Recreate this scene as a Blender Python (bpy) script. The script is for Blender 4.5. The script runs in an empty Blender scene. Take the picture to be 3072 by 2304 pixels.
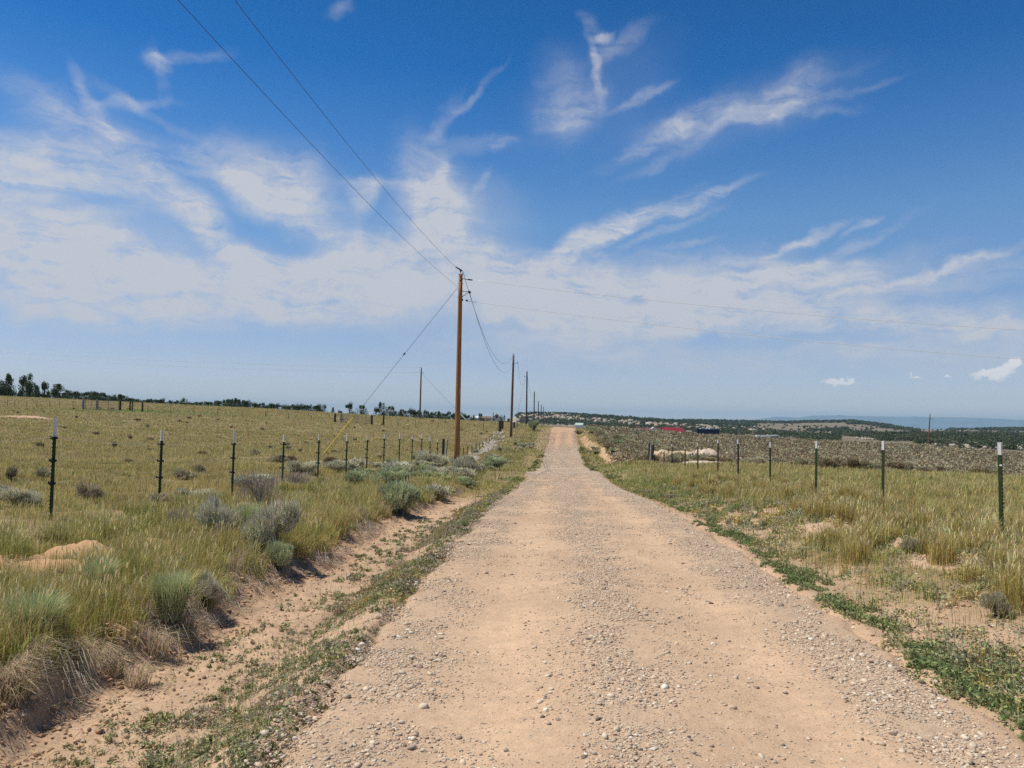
import bpy, math, numpy as np
from mathutils import Matrix, Vector
R = math.radians
rng = np.random.default_rng(7)
S = bpy.context.scene
COL = S.collection

# ------------------------------------------------------------------ camera
EYE = 1.65
FPX = 2308.0                       # focal length in pixels of the 3072 px wide photograph
YAW, PITCH, ROLL = R(3.0), R(2.80), R(1.15)
F_ = Vector((-math.sin(YAW) * math.cos(PITCH), math.cos(YAW) * math.cos(PITCH), math.sin(PITCH)))
R0 = Vector((math.cos(YAW), math.sin(YAW), 0)); U0 = R0.cross(F_)
CR = R0 * math.cos(ROLL) + U0 * math.sin(ROLL); CU = U0 * math.cos(ROLL) - R0 * math.sin(ROLL)
cam = bpy.data.objects.new("camera", bpy.data.cameras.new("camera")); COL.objects.link(cam)
cam.matrix_world = Matrix(((CR.x, CU.x, -F_.x, 0), (CR.y, CU.y, -F_.y, 0), (CR.z, CU.z, -F_.z, EYE), (0, 0, 0, 1)))
cam.data.sensor_width = 36.0; cam.data.lens = 36.0 * FPX / 3072
cam.data.clip_start = 0.1; cam.data.clip_end = 90000
S.camera = cam

# ------------------------------------------------------------------ exposure, sun, sky
S.view_settings.view_transform = 'Standard'; S.view_settings.look = 'None'
S.view_settings.exposure = 0.0; S.view_settings.gamma = 1.0
S.render.engine = 'CYCLES'
S.cycles.max_bounces = 6; S.cycles.diffuse_bounces = 3; S.cycles.glossy_bounces = 2
S.cycles.transmission_bounces = 3; S.cycles.volume_bounces = 0; S.cycles.transparent_max_bounces = 8
S.cycles.use_denoising = False
SUN_AZ, SUN_EL = -86.0, 63.0      # azimuth measured from +Y towards +X
sd = Vector((math.sin(R(SUN_AZ)) * math.cos(R(SUN_EL)), math.cos(R(SUN_AZ)) * math.cos(R(SUN_EL)), math.sin(R(SUN_EL))))
sl = bpy.data.lights.new("sun", 'SUN'); sl.energy = 4.8; sl.angle = R(0.5); sl.color = (1.0, 0.945, 0.86)
so = bpy.data.objects.new("sun", sl); COL.objects.link(so)
so.rotation_euler = sd.to_track_quat('Z', 'Y').to_euler()
SKY_STRENGTH = 0.085

def px_dir(px, py):
    return (CR * ((px - 1536) / FPX) - CU * ((py - 1152) / FPX) + F_).normalized()
def px_azel(px, py):
    d = px_dir(px, py)
    return math.atan2(d.x, d.y), math.asin(d.z)

W = bpy.data.worlds.new("World"); S.world = W; W.use_nodes = True
nt = W.node_tree; N = nt.nodes; L = nt.links
for n in list(N): N.remove(n)
def wn(t, **k):
    n = N.new(t)
    for a, b in k.items(): setattr(n, a, b)
    return n
def wm(op, a, b=None, c=None, clamp=False):
    n = wn('ShaderNodeMath', operation=op, use_clamp=clamp)
    for i, v in enumerate((a, b, c)):
        if v is None: continue
        if isinstance(v, (int, float)): n.inputs[i].default_value = v
        else: L.new(v, n.inputs[i])
    return n.outputs[0]
sky = wn('ShaderNodeTexSky', sky_type='NISHITA', sun_disc=False)
sky.sun_elevation = R(SUN_EL); sky.sun_rotation = R(SUN_AZ) ; sky.altitude = 1900
sky.air_density = 1.0; sky.dust_density = 0.7; sky.ozone_density = 3.0
tc = wn('ShaderNodeTexCoord'); sep = wn('ShaderNodeSeparateXYZ'); L.new(tc.outputs['Generated'], sep.inputs[0])
az = wm('ARCTAN2', sep.outputs[0], sep.outputs[1]); el = wm('ARCSINE', sep.outputs[2])
comb = wn('ShaderNodeCombineXYZ'); L.new(az, comb.inputs[0]); L.new(el, comb.inputs[1])
ae = comb.outputs[0]
def noise(vec, scale, detail=4, rough=0.55, dist=0.0, color=False):
    n = wn('ShaderNodeTexNoise'); n.inputs['Scale'].default_value = scale; n.inputs['Detail'].default_value = detail
    n.inputs['Roughness'].default_value = rough; n.inputs['Distortion'].default_value = dist; L.new(vec, n.inputs['Vector'])
    return n.outputs['Color' if color else 'Fac']
def vm(op, a, b=None, s=None):
    n = wn('ShaderNodeVectorMath', operation=op)
    L.new(a, n.inputs[0])
    if b is not None:
        if isinstance(b, tuple): n.inputs[1].default_value = b
        else: L.new(b, n.inputs[1])
    if s is not None: n.inputs['Scale'].default_value = s
    return n.outputs['Value' if op == 'LENGTH' else 'Vector']
w1 = vm('SCALE', vm('SUBTRACT', noise(ae, 5.0, 3, color=True), (.5, .5, .5)), s=0.06)
w2 = vm('SCALE', vm('SUBTRACT', noise(ae, 24.0, 4, color=True), (.5, .5, .5)), s=0.03)
aw = vm('ADD', vm('ADD', ae, w1), w2)
# cirrus banks: centre x, y (in the 2212 px view), half length, half width, angle (deg, counter-clockwise), weight
CL = [(70, 600, 300, 52, 0, .85), (330, 640, 230, 40, -3, .8), (640, 610, 250, 52, 3, .85), (700, 655, 170, 36, 0, .5), (30, 500, 170, 48, -6, .75), (180, 545, 120, 36, -8, .45),
      (600, 430, 130, 48, -22, .75), (500, 395, 120, 26, -18, .4), (640, 400, 50, 60, 10, .4), (90, 360, 140, 42, -10, .62), (60, 420, 120, 30, -20, .45), (380, 440, 150, 34, -38, .6), (470, 520, 120, 30, -40, .6),
      (225, 330, 110, 60, -30, .34), (210, 235, 62, 11, -58, .6), (190, 205, 20, 9, -70, .35), (285, 232, 75, 9, 12, .42), (330, 250, 90, 9, -22, .3), (115, 225, 100, 26, -22, .26), (150, 270, 80, 22, -40, .25),
      (352, 125, 24, 15, -20, .62), (400, 112, 55, 8, 18, .45), (470, 110, 30, 8, 0, .18), (365, 165, 50, 9, -70, .18),
      (925, 430, 58, 95, 18, .85), (965, 500, 95, 60, -45, .75), (945, 370, 14, 26, 0, .5), (1035, 400, 30, 8, 60, .3), (778, 440, 20, 38, -20, .7), (820, 412, 70, 12, 5, .4), (870, 560, 170, 40, 0, .55), (760, 530, 110, 16, -12, .45),
      (1000, 590, 140, 40, 0, .6), (950, 272, 13, 52, -28, .36), (1015, 212, 70, 7, 42, .26), (985, 235, 40, 8, 38, .2), (1015, 312, 85, 14, 4, .34), (1085, 308, 40, 6, 14, .22),
      (1282, 150, 9, 52, 10, .7), (1300, 76, 16, 9, 15, .9), (1330, 92, 60, 13, 28, .4), (1275, 48, 26, 9, -25, .35), (1212, 215, 45, 62, 25, .40), (1195, 265, 40, 30, 0, .3), (1260, 240, 30, 50, -30, .3), (1378, 210, 62, 8, 22, .5),
      (1420, 290, 110, 13, 28, .45), (1540, 245, 130, 22, 12, .45), (1600, 255, 120, 9, 14, .45), (1640, 215, 150, 10, 14, .32), (1700, 195, 70, 26, 30, .34), (1720, 222, 90, 10, -5, .3), (1820, 185, 90, 6, 6, .22), (1450, 330, 110, 9, 22, .22),
      (1190, 575, 120, 20, 38, .95), (1290, 520, 90, 19, 33, .95), (1370, 480, 90, 14, 24, .85), (1500, 440, 90, 9, 20, .75), (1430, 500, 110, 8, 22, .35), (1480, 530, 60, 6, 6, .3),
      (1380, 610, 330, 42, 0, .6), (1230, 665, 300, 46, -3, .65), (1700, 600, 200, 22, 6, .5), (1850, 632, 250, 20, 6, .5), (1630, 690, 380, 26, -2, .5), (1980, 595, 200, 8, 12, .32), (1980, 680, 260, 24, 2, .42),
      (1770, 560, 150, 8, 22, .34), (1755, 515, 62, 9, 24, .6), (1700, 540, 50, 6, 25, .4), (1880, 465, 16, 7, 20, .5), (1845, 495, 25, 5, 30, .3), (2090, 572, 60, 8, 10, .36), (2140, 700, 150, 26, 0, .42), (1220, 740, 240, 24, 0, .4),
      (1600, 770, 500, 20, -1, .34), (2100, 750, 200, 20, 0, .3), (700, 790, 300, 12, 0, .16), (120, 820, 160, 8, -4, .2), (580, 815, 60, 7, 0, .26), (740, 20, 26, 9, 20, .36), (30, 300, 110, 18, -15, .3),
      (420, 548, 95, 20, -14, -.55), (640, 535, 60, 16, 0, -.45), (180, 440, 70, 8, 12, -.5), (440, 610, 50, 12, -20, -.35), (1100, 700, 60, 10, 0, -.35), (1530, 725, 50, 7, 0, -.4), (1420, 580, 60, 14, 0, -.25), (560, 500, 40, 22, 0, -.2), (1830, 735, 150, 8, 4, -.25)]
acc = None; SOFT = 1.0
for (cx, cy, a, b, ang, wt) in CL:
    if wt > 0: wt = wt * (.8 if cy < 340 else 1.15 if cy > 540 else 1.0)
    A, E = px_azel(cx * 1.3888, cy * 1.3888)
    mp = wn('ShaderNodeMapping', vector_type='TEXTURE')
    mp.inputs['Location'].default_value = (A, E, 0); mp.inputs['Rotation'].default_value = (0, 0, R(ang))
    mp.inputs['Scale'].default_value = (a * 1.3888 * 1.25 / FPX, b * 1.3888 * 1.35 / FPX, 1)
    if acc is None: L.new(aw, mp.inputs['Vector'])
    else:                          # the tiny term only keeps the evaluation in sequence
        ch = wn('ShaderNodeVectorMath', operation='MULTIPLY_ADD'); L.new(acc, ch.inputs[0]); ch.inputs[1].default_value = (1e-7, 1e-7, 0); L.new(aw, ch.inputs[2]); L.new(ch.outputs[0], mp.inputs['Vector'])
    q = vm('LENGTH', mp.outputs[0])
    mr = wn('ShaderNodeMapRange', interpolation_type='SMOOTHERSTEP'); L.new(q, mr.inputs[0])
    mr.inputs[1].default_value = 1.6; mr.inputs[2].default_value = 0.0; mr.inputs[3].default_value = 0; mr.inputs[4].default_value = wt * 1.15
    acc = mr.outputs[0] if acc is None else wm('ADD', acc, mr.outputs[0])
# fibres
def streak(ang, sx, sy, sc, off):
    mp = wn('ShaderNodeMapping'); mp.inputs['Rotation'].default_value = (0, 0, R(-ang)); mp.inputs['Scale'].default_value = (sx, sy, 1)
    mp.inputs['Location'].default_value = (off, off * .7, 0)
    L.new(vm('ADD', ae, w2), mp.inputs['Vector']); return noise(mp.outputs[0], sc, 4, .62, .6)
f1 = streak(24, 1, 5.5, 13, 3.1); f2 = streak(-30, 1, 4.5, 12, 9.4); f3 = noise(aw, 22, 5, .65)
az_mix = wn('ShaderNodeMapRange'); L.new(az, az_mix.inputs[0]); az_mix.inputs[1].default_value = -0.35; az_mix.inputs[2].default_value = 0.05
fm = wn('ShaderNodeMix', data_type='FLOAT'); L.new(az_mix.outputs[0], fm.inputs[0]); L.new(f2, fm.inputs[2]); L.new(f1, fm.inputs[3])
fib = wm('ADD', wm('MULTIPLY', fm.outputs[0], 1.5), wm('MULTIPLY', f3, 0.9))       # about 1.2 on average
dens = wm('MULTIPLY', wm('MAXIMUM', wm('MINIMUM', acc, 1.25), 0.0), wm('MAXIMUM', wm('SUBTRACT', wm('MULTIPLY', fib, 1.55), 1.15), 0.10))
veil = None
for (cx, cy, a, b, ang, wt) in [(560, 610, 620, 95, 0, .30), (1400, 645, 560, 80, 0, .34), (2050, 720, 350, 45, 0, .20), (120, 440, 330, 130, -8, .26), (980, 480, 190, 120, 0, .24), (620, 400, 170, 80, -15, .22), (1600, 780, 800, 40, 0, .16), (1180, 700, 400, 60, 0, .24), (1300, 200, 200, 120, 20, .08), (1600, 240, 300, 70, 14, .10), (1750, 600, 300, 40, 8, .14)]:
    A, E = px_azel(cx * 1.3888, cy * 1.3888); mp = wn('ShaderNodeMapping', vector_type='TEXTURE'); mp.inputs['Location'].default_value = (A, E, 0); mp.inputs['Rotation'].default_value = (0, 0, R(ang)); mp.inputs['Scale'].default_value = (a * 1.3888 / FPX, b * 1.3888 / FPX, 1)
    ch = wn('ShaderNodeVectorMath', operation='MULTIPLY_ADD'); L.new(dens if veil is None else veil, ch.inputs[0]); ch.inputs[1].default_value = (1e-7, 1e-7, 0); L.new(aw, ch.inputs[2]); L.new(ch.outputs[0], mp.inputs['Vector'])
    mr = wn('ShaderNodeMapRange', interpolation_type='SMOOTHERSTEP'); L.new(vm('LENGTH', mp.outputs[0]), mr.inputs[0]); mr.inputs[1].default_value = 1.3; mr.inputs[2].default_value = .2; mr.inputs[3].default_value = 0; mr.inputs[4].default_value = wt
    veil = mr.outputs[0] if veil is None else wm('ADD', veil, mr.outputs[0])
dens = wm('ADD', wm('MULTIPLY', dens, .86), wm('MULTIPLY', veil, wm('ADD', wm('MULTIPLY', f3, 1.2), .4)))
# small cumulus at the right
cum = None
for (cx, cy, a, b, ang) in [(2140, 806, 32, 11, 14), (2165, 800, 24, 15, 35), (2188, 786, 16, 12, 30), (1808, 825, 30, 8, 0), (1832, 824, 14, 6, 0), (2048, 815, 10, 4, 0), (1975, 812, 8, 3, 0)]:
    A, E = px_azel(cx * 1.3888, cy * 1.3888)
    mp = wn('ShaderNodeMapping', vector_type='TEXTURE'); mp.inputs['Location'].default_value = (A, E, 0); mp.inputs['Rotation'].default_value = (0, 0, R(ang))
    mp.inputs['Scale'].default_value = (a * 1.3888 / FPX, b * 1.3888 / FPX, 1)
    w3 = vm('SCALE', vm('SUBTRACT', noise(ae, 90.0, 4, color=True), (.5, .5, .5)), s=0.02)
    L.new(vm('ADD', ae, w3), mp.inputs['Vector'])
    mr = wn('ShaderNodeMapRange', interpolation_type='SMOOTHSTEP'); L.new(vm('LENGTH', mp.outputs[0]), mr.inputs[0])
    mr.inputs[1].default_value = 1.15; mr.inputs[2].default_value = 0.55; mr.inputs[3].default_value = 0; mr.inputs[4].default_value = 1.0
    cum = mr.outputs[0] if cum is None else wm('MAXIMUM', cum, mr.outputs[0])
# clear air colour: Nishita pulled to the deeper blue that the altitude gives
hs = wn('ShaderNodeHueSaturation'); hs.inputs['Saturation'].default_value = 1.12; hs.inputs['Value'].default_value = 1.0
L.new(sky.outputs[0], hs.inputs['Color'])
SKY_HUE = hs
elr = wn('ShaderNodeValToRGB'); er = elr.color_ramp
mrel = wn('ShaderNodeMapRange'); L.new(el, mrel.inputs[0]); mrel.inputs[1].default_value = 0.0; mrel.inputs[2].default_value = R(34)
L.new(mrel.outputs[0], elr.inputs[0])
SKY_TINT = [(0.0, (2.6, 2.1, 2.1)), (0.03, (2.0, 1.6, 1.6)), (0.06, (1.66, 1.32, 1.33)), (0.13, (1.52, 1.25, 1.28)), (0.25, (1.42, 1.30, 1.34)), (0.43, (1.24, 1.47, 1.53)), (0.60, (.56, 1.18, 1.54)), (0.73, (.14, .93, 1.42)), (0.90, (.08, .80, 1.25)), (1.0, (.45, .62, .70))]
er.elements[0].position = 0; er.elements[0].color = SKY_TINT[0][1] + (1,)
er.elements[1].position = 1; er.elements[1].color = SKY_TINT[-1][1] + (1,)
for p, c in SKY_TINT[1:-1]:
    e = er.elements.new(p); e.color = c + (1,)
mt = wn('ShaderNodeMix', data_type='RGBA', blend_type='MULTIPLY'); mt.inputs[0].default_value = 1.0
L.new(hs.outputs[0], mt.inputs[6]); L.new(elr.outputs[0], mt.inputs[7])
cc = wn('ShaderNodeMix', data_type='RGBA'); cc.inputs[7].default_value = (7.4, 7.4, 7.8, 1)
cl_f = wm('MULTIPLY', wm('MINIMUM', dens, 1.0), 0.88, clamp=True)
L.new(cl_f, cc.inputs[0]); L.new(mt.outputs[2], cc.inputs[6])
c2 = wn('ShaderNodeMix', data_type='RGBA'); c2.inputs[7].default_value = (9.3, 9.2, 9.2, 1)
L.new(wm('MULTIPLY', cum, .92), c2.inputs[0]); L.new(cc.outputs[2], c2.inputs[6])
CLOUD_MIX, CUM_MIX = cc, c2
c2.inputs[7].default_value = (10.6, 10.3, 10.2, 1)
bg = wn('ShaderNodeBackground'); bg.inputs['Strength'].default_value = SKY_STRENGTH; L.new(c2.outputs[2], bg.inputs['Color'])
W.cycles.sampling_method = 'MANUAL'; W.cycles.sample_map_resolution = 512
wo = wn('ShaderNodeOutputWorld'); L.new(bg.outputs[0], wo.inputs['Surface'])

# ------------------------------------------------------------------ numpy noise
def _h(ix, iy, seed):
    n = (ix.astype(np.int64) * 374761393 + iy.astype(np.int64) * 668265263 + seed * 1442695041) & 0xffffffff
    n = ((n ^ (n >> 13)) * 1274126177) & 0xffffffff
    return ((n ^ (n >> 16)) & 0xffff) / 65535.0
def vnoise(x, y, seed=0):
    x = np.asarray(x, float); y = np.asarray(y, float)
    ix = np.floor(x); iy = np.floor(y); fx = x - ix; fy = y - iy
    fx = fx * fx * (3 - 2 * fx); fy = fy * fy * (3 - 2 * fy)
    a = _h(ix, iy, seed); b = _h(ix + 1, iy, seed); c = _h(ix, iy + 1, seed); d = _h(ix + 1, iy + 1, seed)
    return (a * (1 - fx) + b * fx) * (1 - fy) + (c * (1 - fx) + d * fx) * fy
def fbm(x, y, o=4, seed=0):
    s = 0; a = .5; t = 0
    for i in range(o):
        s = s + a * vnoise(x * 2 ** i, y * 2 ** i, seed + i * 17); t += a; a *= .5
    return s / t
def sstep(a, b, x):
    t = np.clip((x - a) / (b - a), 0, 1); return t * t * (3 - 2 * t)

# ------------------------------------------------------------------ terrain
# near control points: x, Y, height above the road at the camera
CP = [(.5, -12, 0), (.5, 0, 0), (.5, 8, 0), (.5, 13, -.07), (.6, 18.6, -.23), (.6, 26, -.66), (.7, 34, -1.0), (.8, 50, -1.7), (.9, 66, -2.25), (1.2, 84, -1.75), (1.5, 100, -1.0),
      (1.8, 114, -.15), (2, 126, .62), (2.1, 134, .8), (2.3, 150, .6), (2.5, 175, -.6), (2.5, 215, -4),
      (-7.6, 0, .02), (-7.6, 11.7, -.02), (-7.6, 15, -.15), (-7.6, 22, -.38), (-7.6, 28, -.45), (-7.6, 38, -.6), (-7.6, 48, -1.0), (-7.6, 54, -1.35), (-7.6, 66, -1.9), (-7.6, 80, -1.6), (-7.6, 97, -.95), (-7.6, 112, 0.1), (-7.6, 130, .7), (-7.6, 165, 1.25), (-7, 215, -.5),
      (-5, 52, -1.45), (-4.5, 105, -.5), (-4.5, 122, .65),
      (-10, 115, .2), (-25, 118, .65), (-41, 120, 1.25), (-54, 123, 1.65), (-72, 128, 2.2), (-95, 140, 2.55), (-150, 150, 3.5),
      (-135, 190, 5.75), (-104, 190, 4.6), (-69, 185, 3.6), (-51, 180, 2.75), (-21, 170, 1.6), (-14, 168, 1.4), (-135, 230, 4.5), (-70, 230, 2.2), (-25, 220, .5),
      (-25, 60, -.7), (-30, 45, -.35), (-18, 30, -.3), (-15, 10, .1), (-12, 0, .1), (-40, 20, .2), (-70, 60, .7), (-60, 90, .9), (-25, 90, -.2), (-60, 0, .5), (-10, -15, .1), (10, -15, .1), (50, -10, .1), (-60, -40, .5), (60, -40, 0), (0, -40, 0),
      (6.5, 2, .1), (6.4, 11, .09), (6.8, 15.5, 0), (6.9, 20, -.12), (7, 24.5, -.2), (7, 33.5, -.42), (7.1, 45, -.75), (7.2, 56, -1.1), (15, 66, -1.45), (7, 70, -1.3), (8, 85, -.8), (9, 100, -.5), (10, 115, -.2), (12, 130, .15),
      (20, 50, -1.1), (26, 45, -.95), (20, 25, -.45), (14, 12, -.1), (30, 15, -.2), (50, 40, -1.0), (22, 72, -1.6), (14, 140, .25), (47, 170, -1.5), (30, 155, -.75), (89, 180, -2.5), (98, 160, -3.5), (60, 100, -2.4), (30, 100, -1.7), (100, 80, -2.4), (80, 20, -.6), (150, 130, -4),
      (15, 190, -1.5), (47, 215, -4.0), (90, 225, -5.5), (125, 200, -6)]
CP = np.array(CP, float)
def _tps_k(d2): return np.where(d2 > 0, .5 * d2 * np.log(np.maximum(d2, 1e-9)), 0)
def _tps_fit(P):
    n = len(P); x = P[:, 0] / 50; y = P[:, 1] / 50
    K = _tps_k((x[:, None] - x) ** 2 + (y[:, None] - y) ** 2) + np.eye(n) * 2e-4
    Q = np.stack([np.ones(n), x, y], 1); A = np.zeros((n + 3, n + 3)); A[:n, :n] = K; A[:n, n:] = Q; A[n:, :n] = Q.T
    return x, y, np.linalg.solve(A, np.concatenate([P[:, 2], np.zeros(3)]))
_tx, _ty, _tw = _tps_fit(CP)
def tps(x, y):
    x = np.asarray(x, float); y = np.asarray(y, float); out = np.zeros(x.shape); xf = x.ravel() / 50; yf = y.ravel() / 50; o = np.empty(xf.shape)
    for i in range(0, len(xf), 40000):
        a = xf[i:i + 40000, None]; b = yf[i:i + 40000, None]
        o[i:i + 40000] = _tps_k((a - _tx) ** 2 + (b - _ty) ** 2) @ _tw[:-3] + _tw[-3] + _tw[-2] * a[:, 0] + _tw[-1] * b[:, 0]
    return o.reshape(out.shape)
# far table: azimuth columns (photo px), radii, height relative to the eye
FR = np.array([200, 260, 340, 500, 700, 1000, 1300, 1600, 2000, 2500, 3200, 5000, 9000, 40000.])
def eh(px): return 1265 + (px - 1536) * math.tan(ROLL)
FT = {-3000: [2, 2, 2, 1, 0, -5, -8, -8, -8, -8, -10, -20, -40, -60],
      0: [4, 3.2, 2.6, 2, 0, -4, -6, -6, -6, -6, -8, -20, -40, -60],
      800: [1.6, .6, .3, 0, -1, -4, -6, -6, -6, -6, -8, -20, -40, -60],
      1400: [-1, -2, -2, -1.2, -.4, -3, -6, -6, -6, -6, -8, -20, -40, -60],
      1532: [-2, -4, -5, -5, -5, -8, -5, 2, 0, -6, -10, -20, -40, -60],
      1552: [-2, -4, -5, -5, -5, -7, 0, 14, 13, 0, -10, -20, -40, -60],
      1620: [-2, -4, -5, -5, -3.6, -6, 4, 17, 16, 2, -10, -20, -40, -60],
      1750: [-3, -4.5, -5, -4, -3.2, -6, 4, 16, 14, 4, -10, -20, -40, -60],
      1900: [-3.5, -5, -6, -5, -5.2, -7, 1, 11, 9, 6, -10, -20, -40, -60],
      2050: [-4, -6, -7, -7, -7, -8, -2, 6.4, 6, 13.5, 0, -20, -40, -60],
      2272: [-5.5, -8, -9.5, -10.5, -9.7, -9.5, -8, -4, 4, 15, 0, -20, -40, -60],
      2430: [-6, -8, -10, -11, -10, -10, -9, -4, 6, 18, 2, -20, -40, -60],
      2560: [-6.5, -9, -11, -11, -9.6, -9, -8, -2, 8, 21, 2, -20, -40, -60],
      2680: [-7, -9, -11, -10, -9, -7.5, -6, -3, 3, 9, 0, -20, -40, -60],
      2800: [-7.5, -9.5, -11, -8.6, -8.8, -6.0, -6.5, -6, -2.5, -.5, -6, -20, -40, -60],
      3072: [-8.5, -11, -13, -10.5, -9.6, -6.2, -6.5, -5, 0, 8, -4, -20, -40, -60],
      5500: [-8.5, -11, -13, -10.5, -9.6, -6.2, -6.5, -5, 0, 8, -4, -20, -40, -60]}
_fa = []; _fz = []
for k in sorted(FT):
    a_, _ = px_azel(k, eh(k)) if k > -2000 else (-1.6, 0)
    if k == 5500: a_ = 1.6
    _fa.append(a_); _fz.append(FT[k])
_fa = np.array(_fa); _fz = np.array(_fz, float) + EYE
def far_z(x, y):
    r = np.hypot(x, y); a = np.clip(np.arctan2(x, y), _fa[0], _fa[-1] - 1e-6)
    i = np.clip(np.searchsorted(_fa, a, 'right') - 1, 0, len(_fa) - 2); t = (a - _fa[i]) / (_fa[i + 1] - _fa[i])
    lr = np.log(np.clip(r, FR[0], FR[-1] - 1)); LR = np.log(FR); j = np.clip(np.searchsorted(LR, lr, 'right') - 1, 0, len(FR) - 2); s = (lr - LR[j]) / (LR[j + 1] - LR[j])
    s = s * s * (3 - 2 * s)
    return (_fz[i, j] * (1 - s) + _fz[i, j + 1] * s) * (1 - t) + (_fz[i + 1, j] * (1 - s) + _fz[i + 1, j + 1] * s) * t
def road_c(y): return .48 + np.clip(y, 0, 400) ** 2 / 126 ** 2 * 1.5
def toe(y): return -3.40 + .65 * (fbm(y * .38 + 3, y * 0 + .5, 2, 5) - .5) + .10 * (vnoise(y * 1.7, y * 0, 8) - .5)
MOUNDS = []            # x, y, height, rx, ry
def Hbase(x, y):
    r = np.hypot(x, y); t = sstep(185, 255, r)
    rr = np.minimum(r, 300) / np.maximum(r, 1e-6)
    return tps(x * rr, y * rr) * (1 - t) + far_z(x, y) * t
def H(x, y, under=True):
    x = np.asarray(x, float); y = np.asarray(y, float)
    r = np.hypot(x, y); z = Hbase(x, y); u = x - road_c(y)
    near = 1 - sstep(150, 190, r)
    # left ditch and cut bank
    t0 = toe(y); k = (1 - sstep(26, 42, y)) * (1 - .25 * sstep(12, 26, y))
    ditch = -.24 * sstep(-1.88, -2.6, u)
    lw = .42 + .45 * sstep(.35, .75, vnoise(y * .55, y * 0 + 2, 6)); uj = u + .22 * (fbm(x * 3.1, y * 3.1, 3, 45) - .5) + .08 * (vnoise(x * 13, y * 13, 46) - .5)
    lip = sstep(0, 1, (t0 - uj) / lw + .15)
    z = z + near * k * (ditch * (1 - lip) + lip * (.05 * (1 - sstep(-3.8, -7.0, u))))
    # right verge and the orange cut beyond the dip
    z = z - near * .07 * sstep(2.0, 2.35, u) * (1 - sstep(2.5, 3.3, u)) + near * .08 * sstep(3.0, 4.2, u) * (1 - sstep(4.5, 8, u)) * (y < 60)
    kt = 4.4 - 1.6 * sstep(64, 112, y); kk = sstep(58, 70, y) * (1 - sstep(118, 135, y))
    z = z + near * kk * (.42 * sstep(kt - .1, kt + .9, u) * (1 - sstep(kt + 2, kt + 9, u)) - .25 * np.exp(-((u - kt + .4) / .5) ** 2))
    # roughness
    off = sstep(2.05, 2.6, np.where(u < 0, .15 - u, u))
    z = z + off * near * (.10 * (fbm(x * .35, y * .35, 3, 21) - .5) * sstep(6, 14, np.abs(u)) + .05 * (fbm(x * 1.6, y * 1.6, 3, 31) - .5))
    lump = sstep(2.6, 3.0, np.abs(u)) * (1 - sstep(22, 30, r))
    z = z + lump * (.035 * (fbm(x * 7, y * 7, 3, 41) - .5) + .02 * (vnoise(x * 24, y * 24, 42) - .5) * (r < 14))
    face = np.exp(-((u - t0 + .06) / .17) ** 2) * k * (r < 26)
    z = z + face * (.15 * (fbm(x * 4, y * 4, 4, 43) - .5))
    ff = sstep(250, 700, r)
    z = z + ff * (3.0 * (fbm(x / 160, y / 160, 4, 51) - .5) + 1.2 * (fbm(x / 40, y / 40, 3, 52) - .5))
    for (mx, my, mh, rx, ry) in MOUNDS:
        m = np.exp(-(((x - mx) / rx) ** 2 + ((y - my) / ry) ** 2) ** 1.3)
        z = z + mh * m * (.55 + .9 * fbm(x * 3.2 / max(rx, 1), y * 3.2 / max(ry, 1), 4, 61))
    if under:
        inside = (1 - sstep(1.95, 2.12, np.where(u < 0, .20 - u, u))) * (y < 168) * (y > -20)
        z = z - .07 * inside
    return z
def Hroad(x, y):
    u = x - road_c(y); z = H(x, y, False)
    return z + .035 * (1 - (u / 2.1) ** 2) - .025 * np.exp(-((u + .85) / .28) ** 2) - .025 * np.exp(-((u - .95) / .28) ** 2) + .015 * (fbm(x * 2.5, y * 1.2, 3, 71) - .5) + .008 * (fbm(x * 14, y * 14, 2, 72) - .5)
def hit(px, py, lo=2.5, hi=400):
    """where the ray through a photo pixel meets the ground"""
    d = px_dir(px, py); Y = np.geomspace(lo, hi, 4000); x = d.x / d.y * Y; zr = EYE + d.z / d.y * Y
    h = H(x, Y); i = np.argmax(h >= zr)
    if not (h >= zr).any(): i = int(np.argmin(np.abs(h - zr)))
    return float(x[i]), float(Y[i]), float(h[i])
def P(px, py, Y):
    d = px_dir(px, py); return Vector((d.x / d.y * Y, Y, EYE + d.z / d.y * Y))
def gz(x, y): return float(H(np.array([x]), np.array([y]))[0])

# mounds of bare dirt: photo px of the foot, height, radii
for (px, py, mh, rx, ry) in [(235, 1680, .20, .42, .24), (60, 1725, .22, .62, .26), (725, 1540, .16, .5, .5), (440, 1640, .08, .3, .3),
                             (2115, 1381, .95, 1.5, 1.6), (2070, 1381, .7, 1.1, 1.4), (1990, 1378, .75, 1.4, 1.3), (2105, 1393, .25, 1.6, .8), (1960, 1384, .3, 1.0, 1.0), (2240, 1384, .25, 3.0, 1.2), (2350, 1390, .2, 4.0, 1.0),
                             (85, 1254, .3, 3.0, 1.0), (2742, 1640, .1, .35, .3), (2470, 1590, .12, .5, .4), (2900, 1690, .08, .6, .4)]:
    x, y, z = hit(px, py); MOUNDS.append((x, y, mh, rx, ry))

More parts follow.
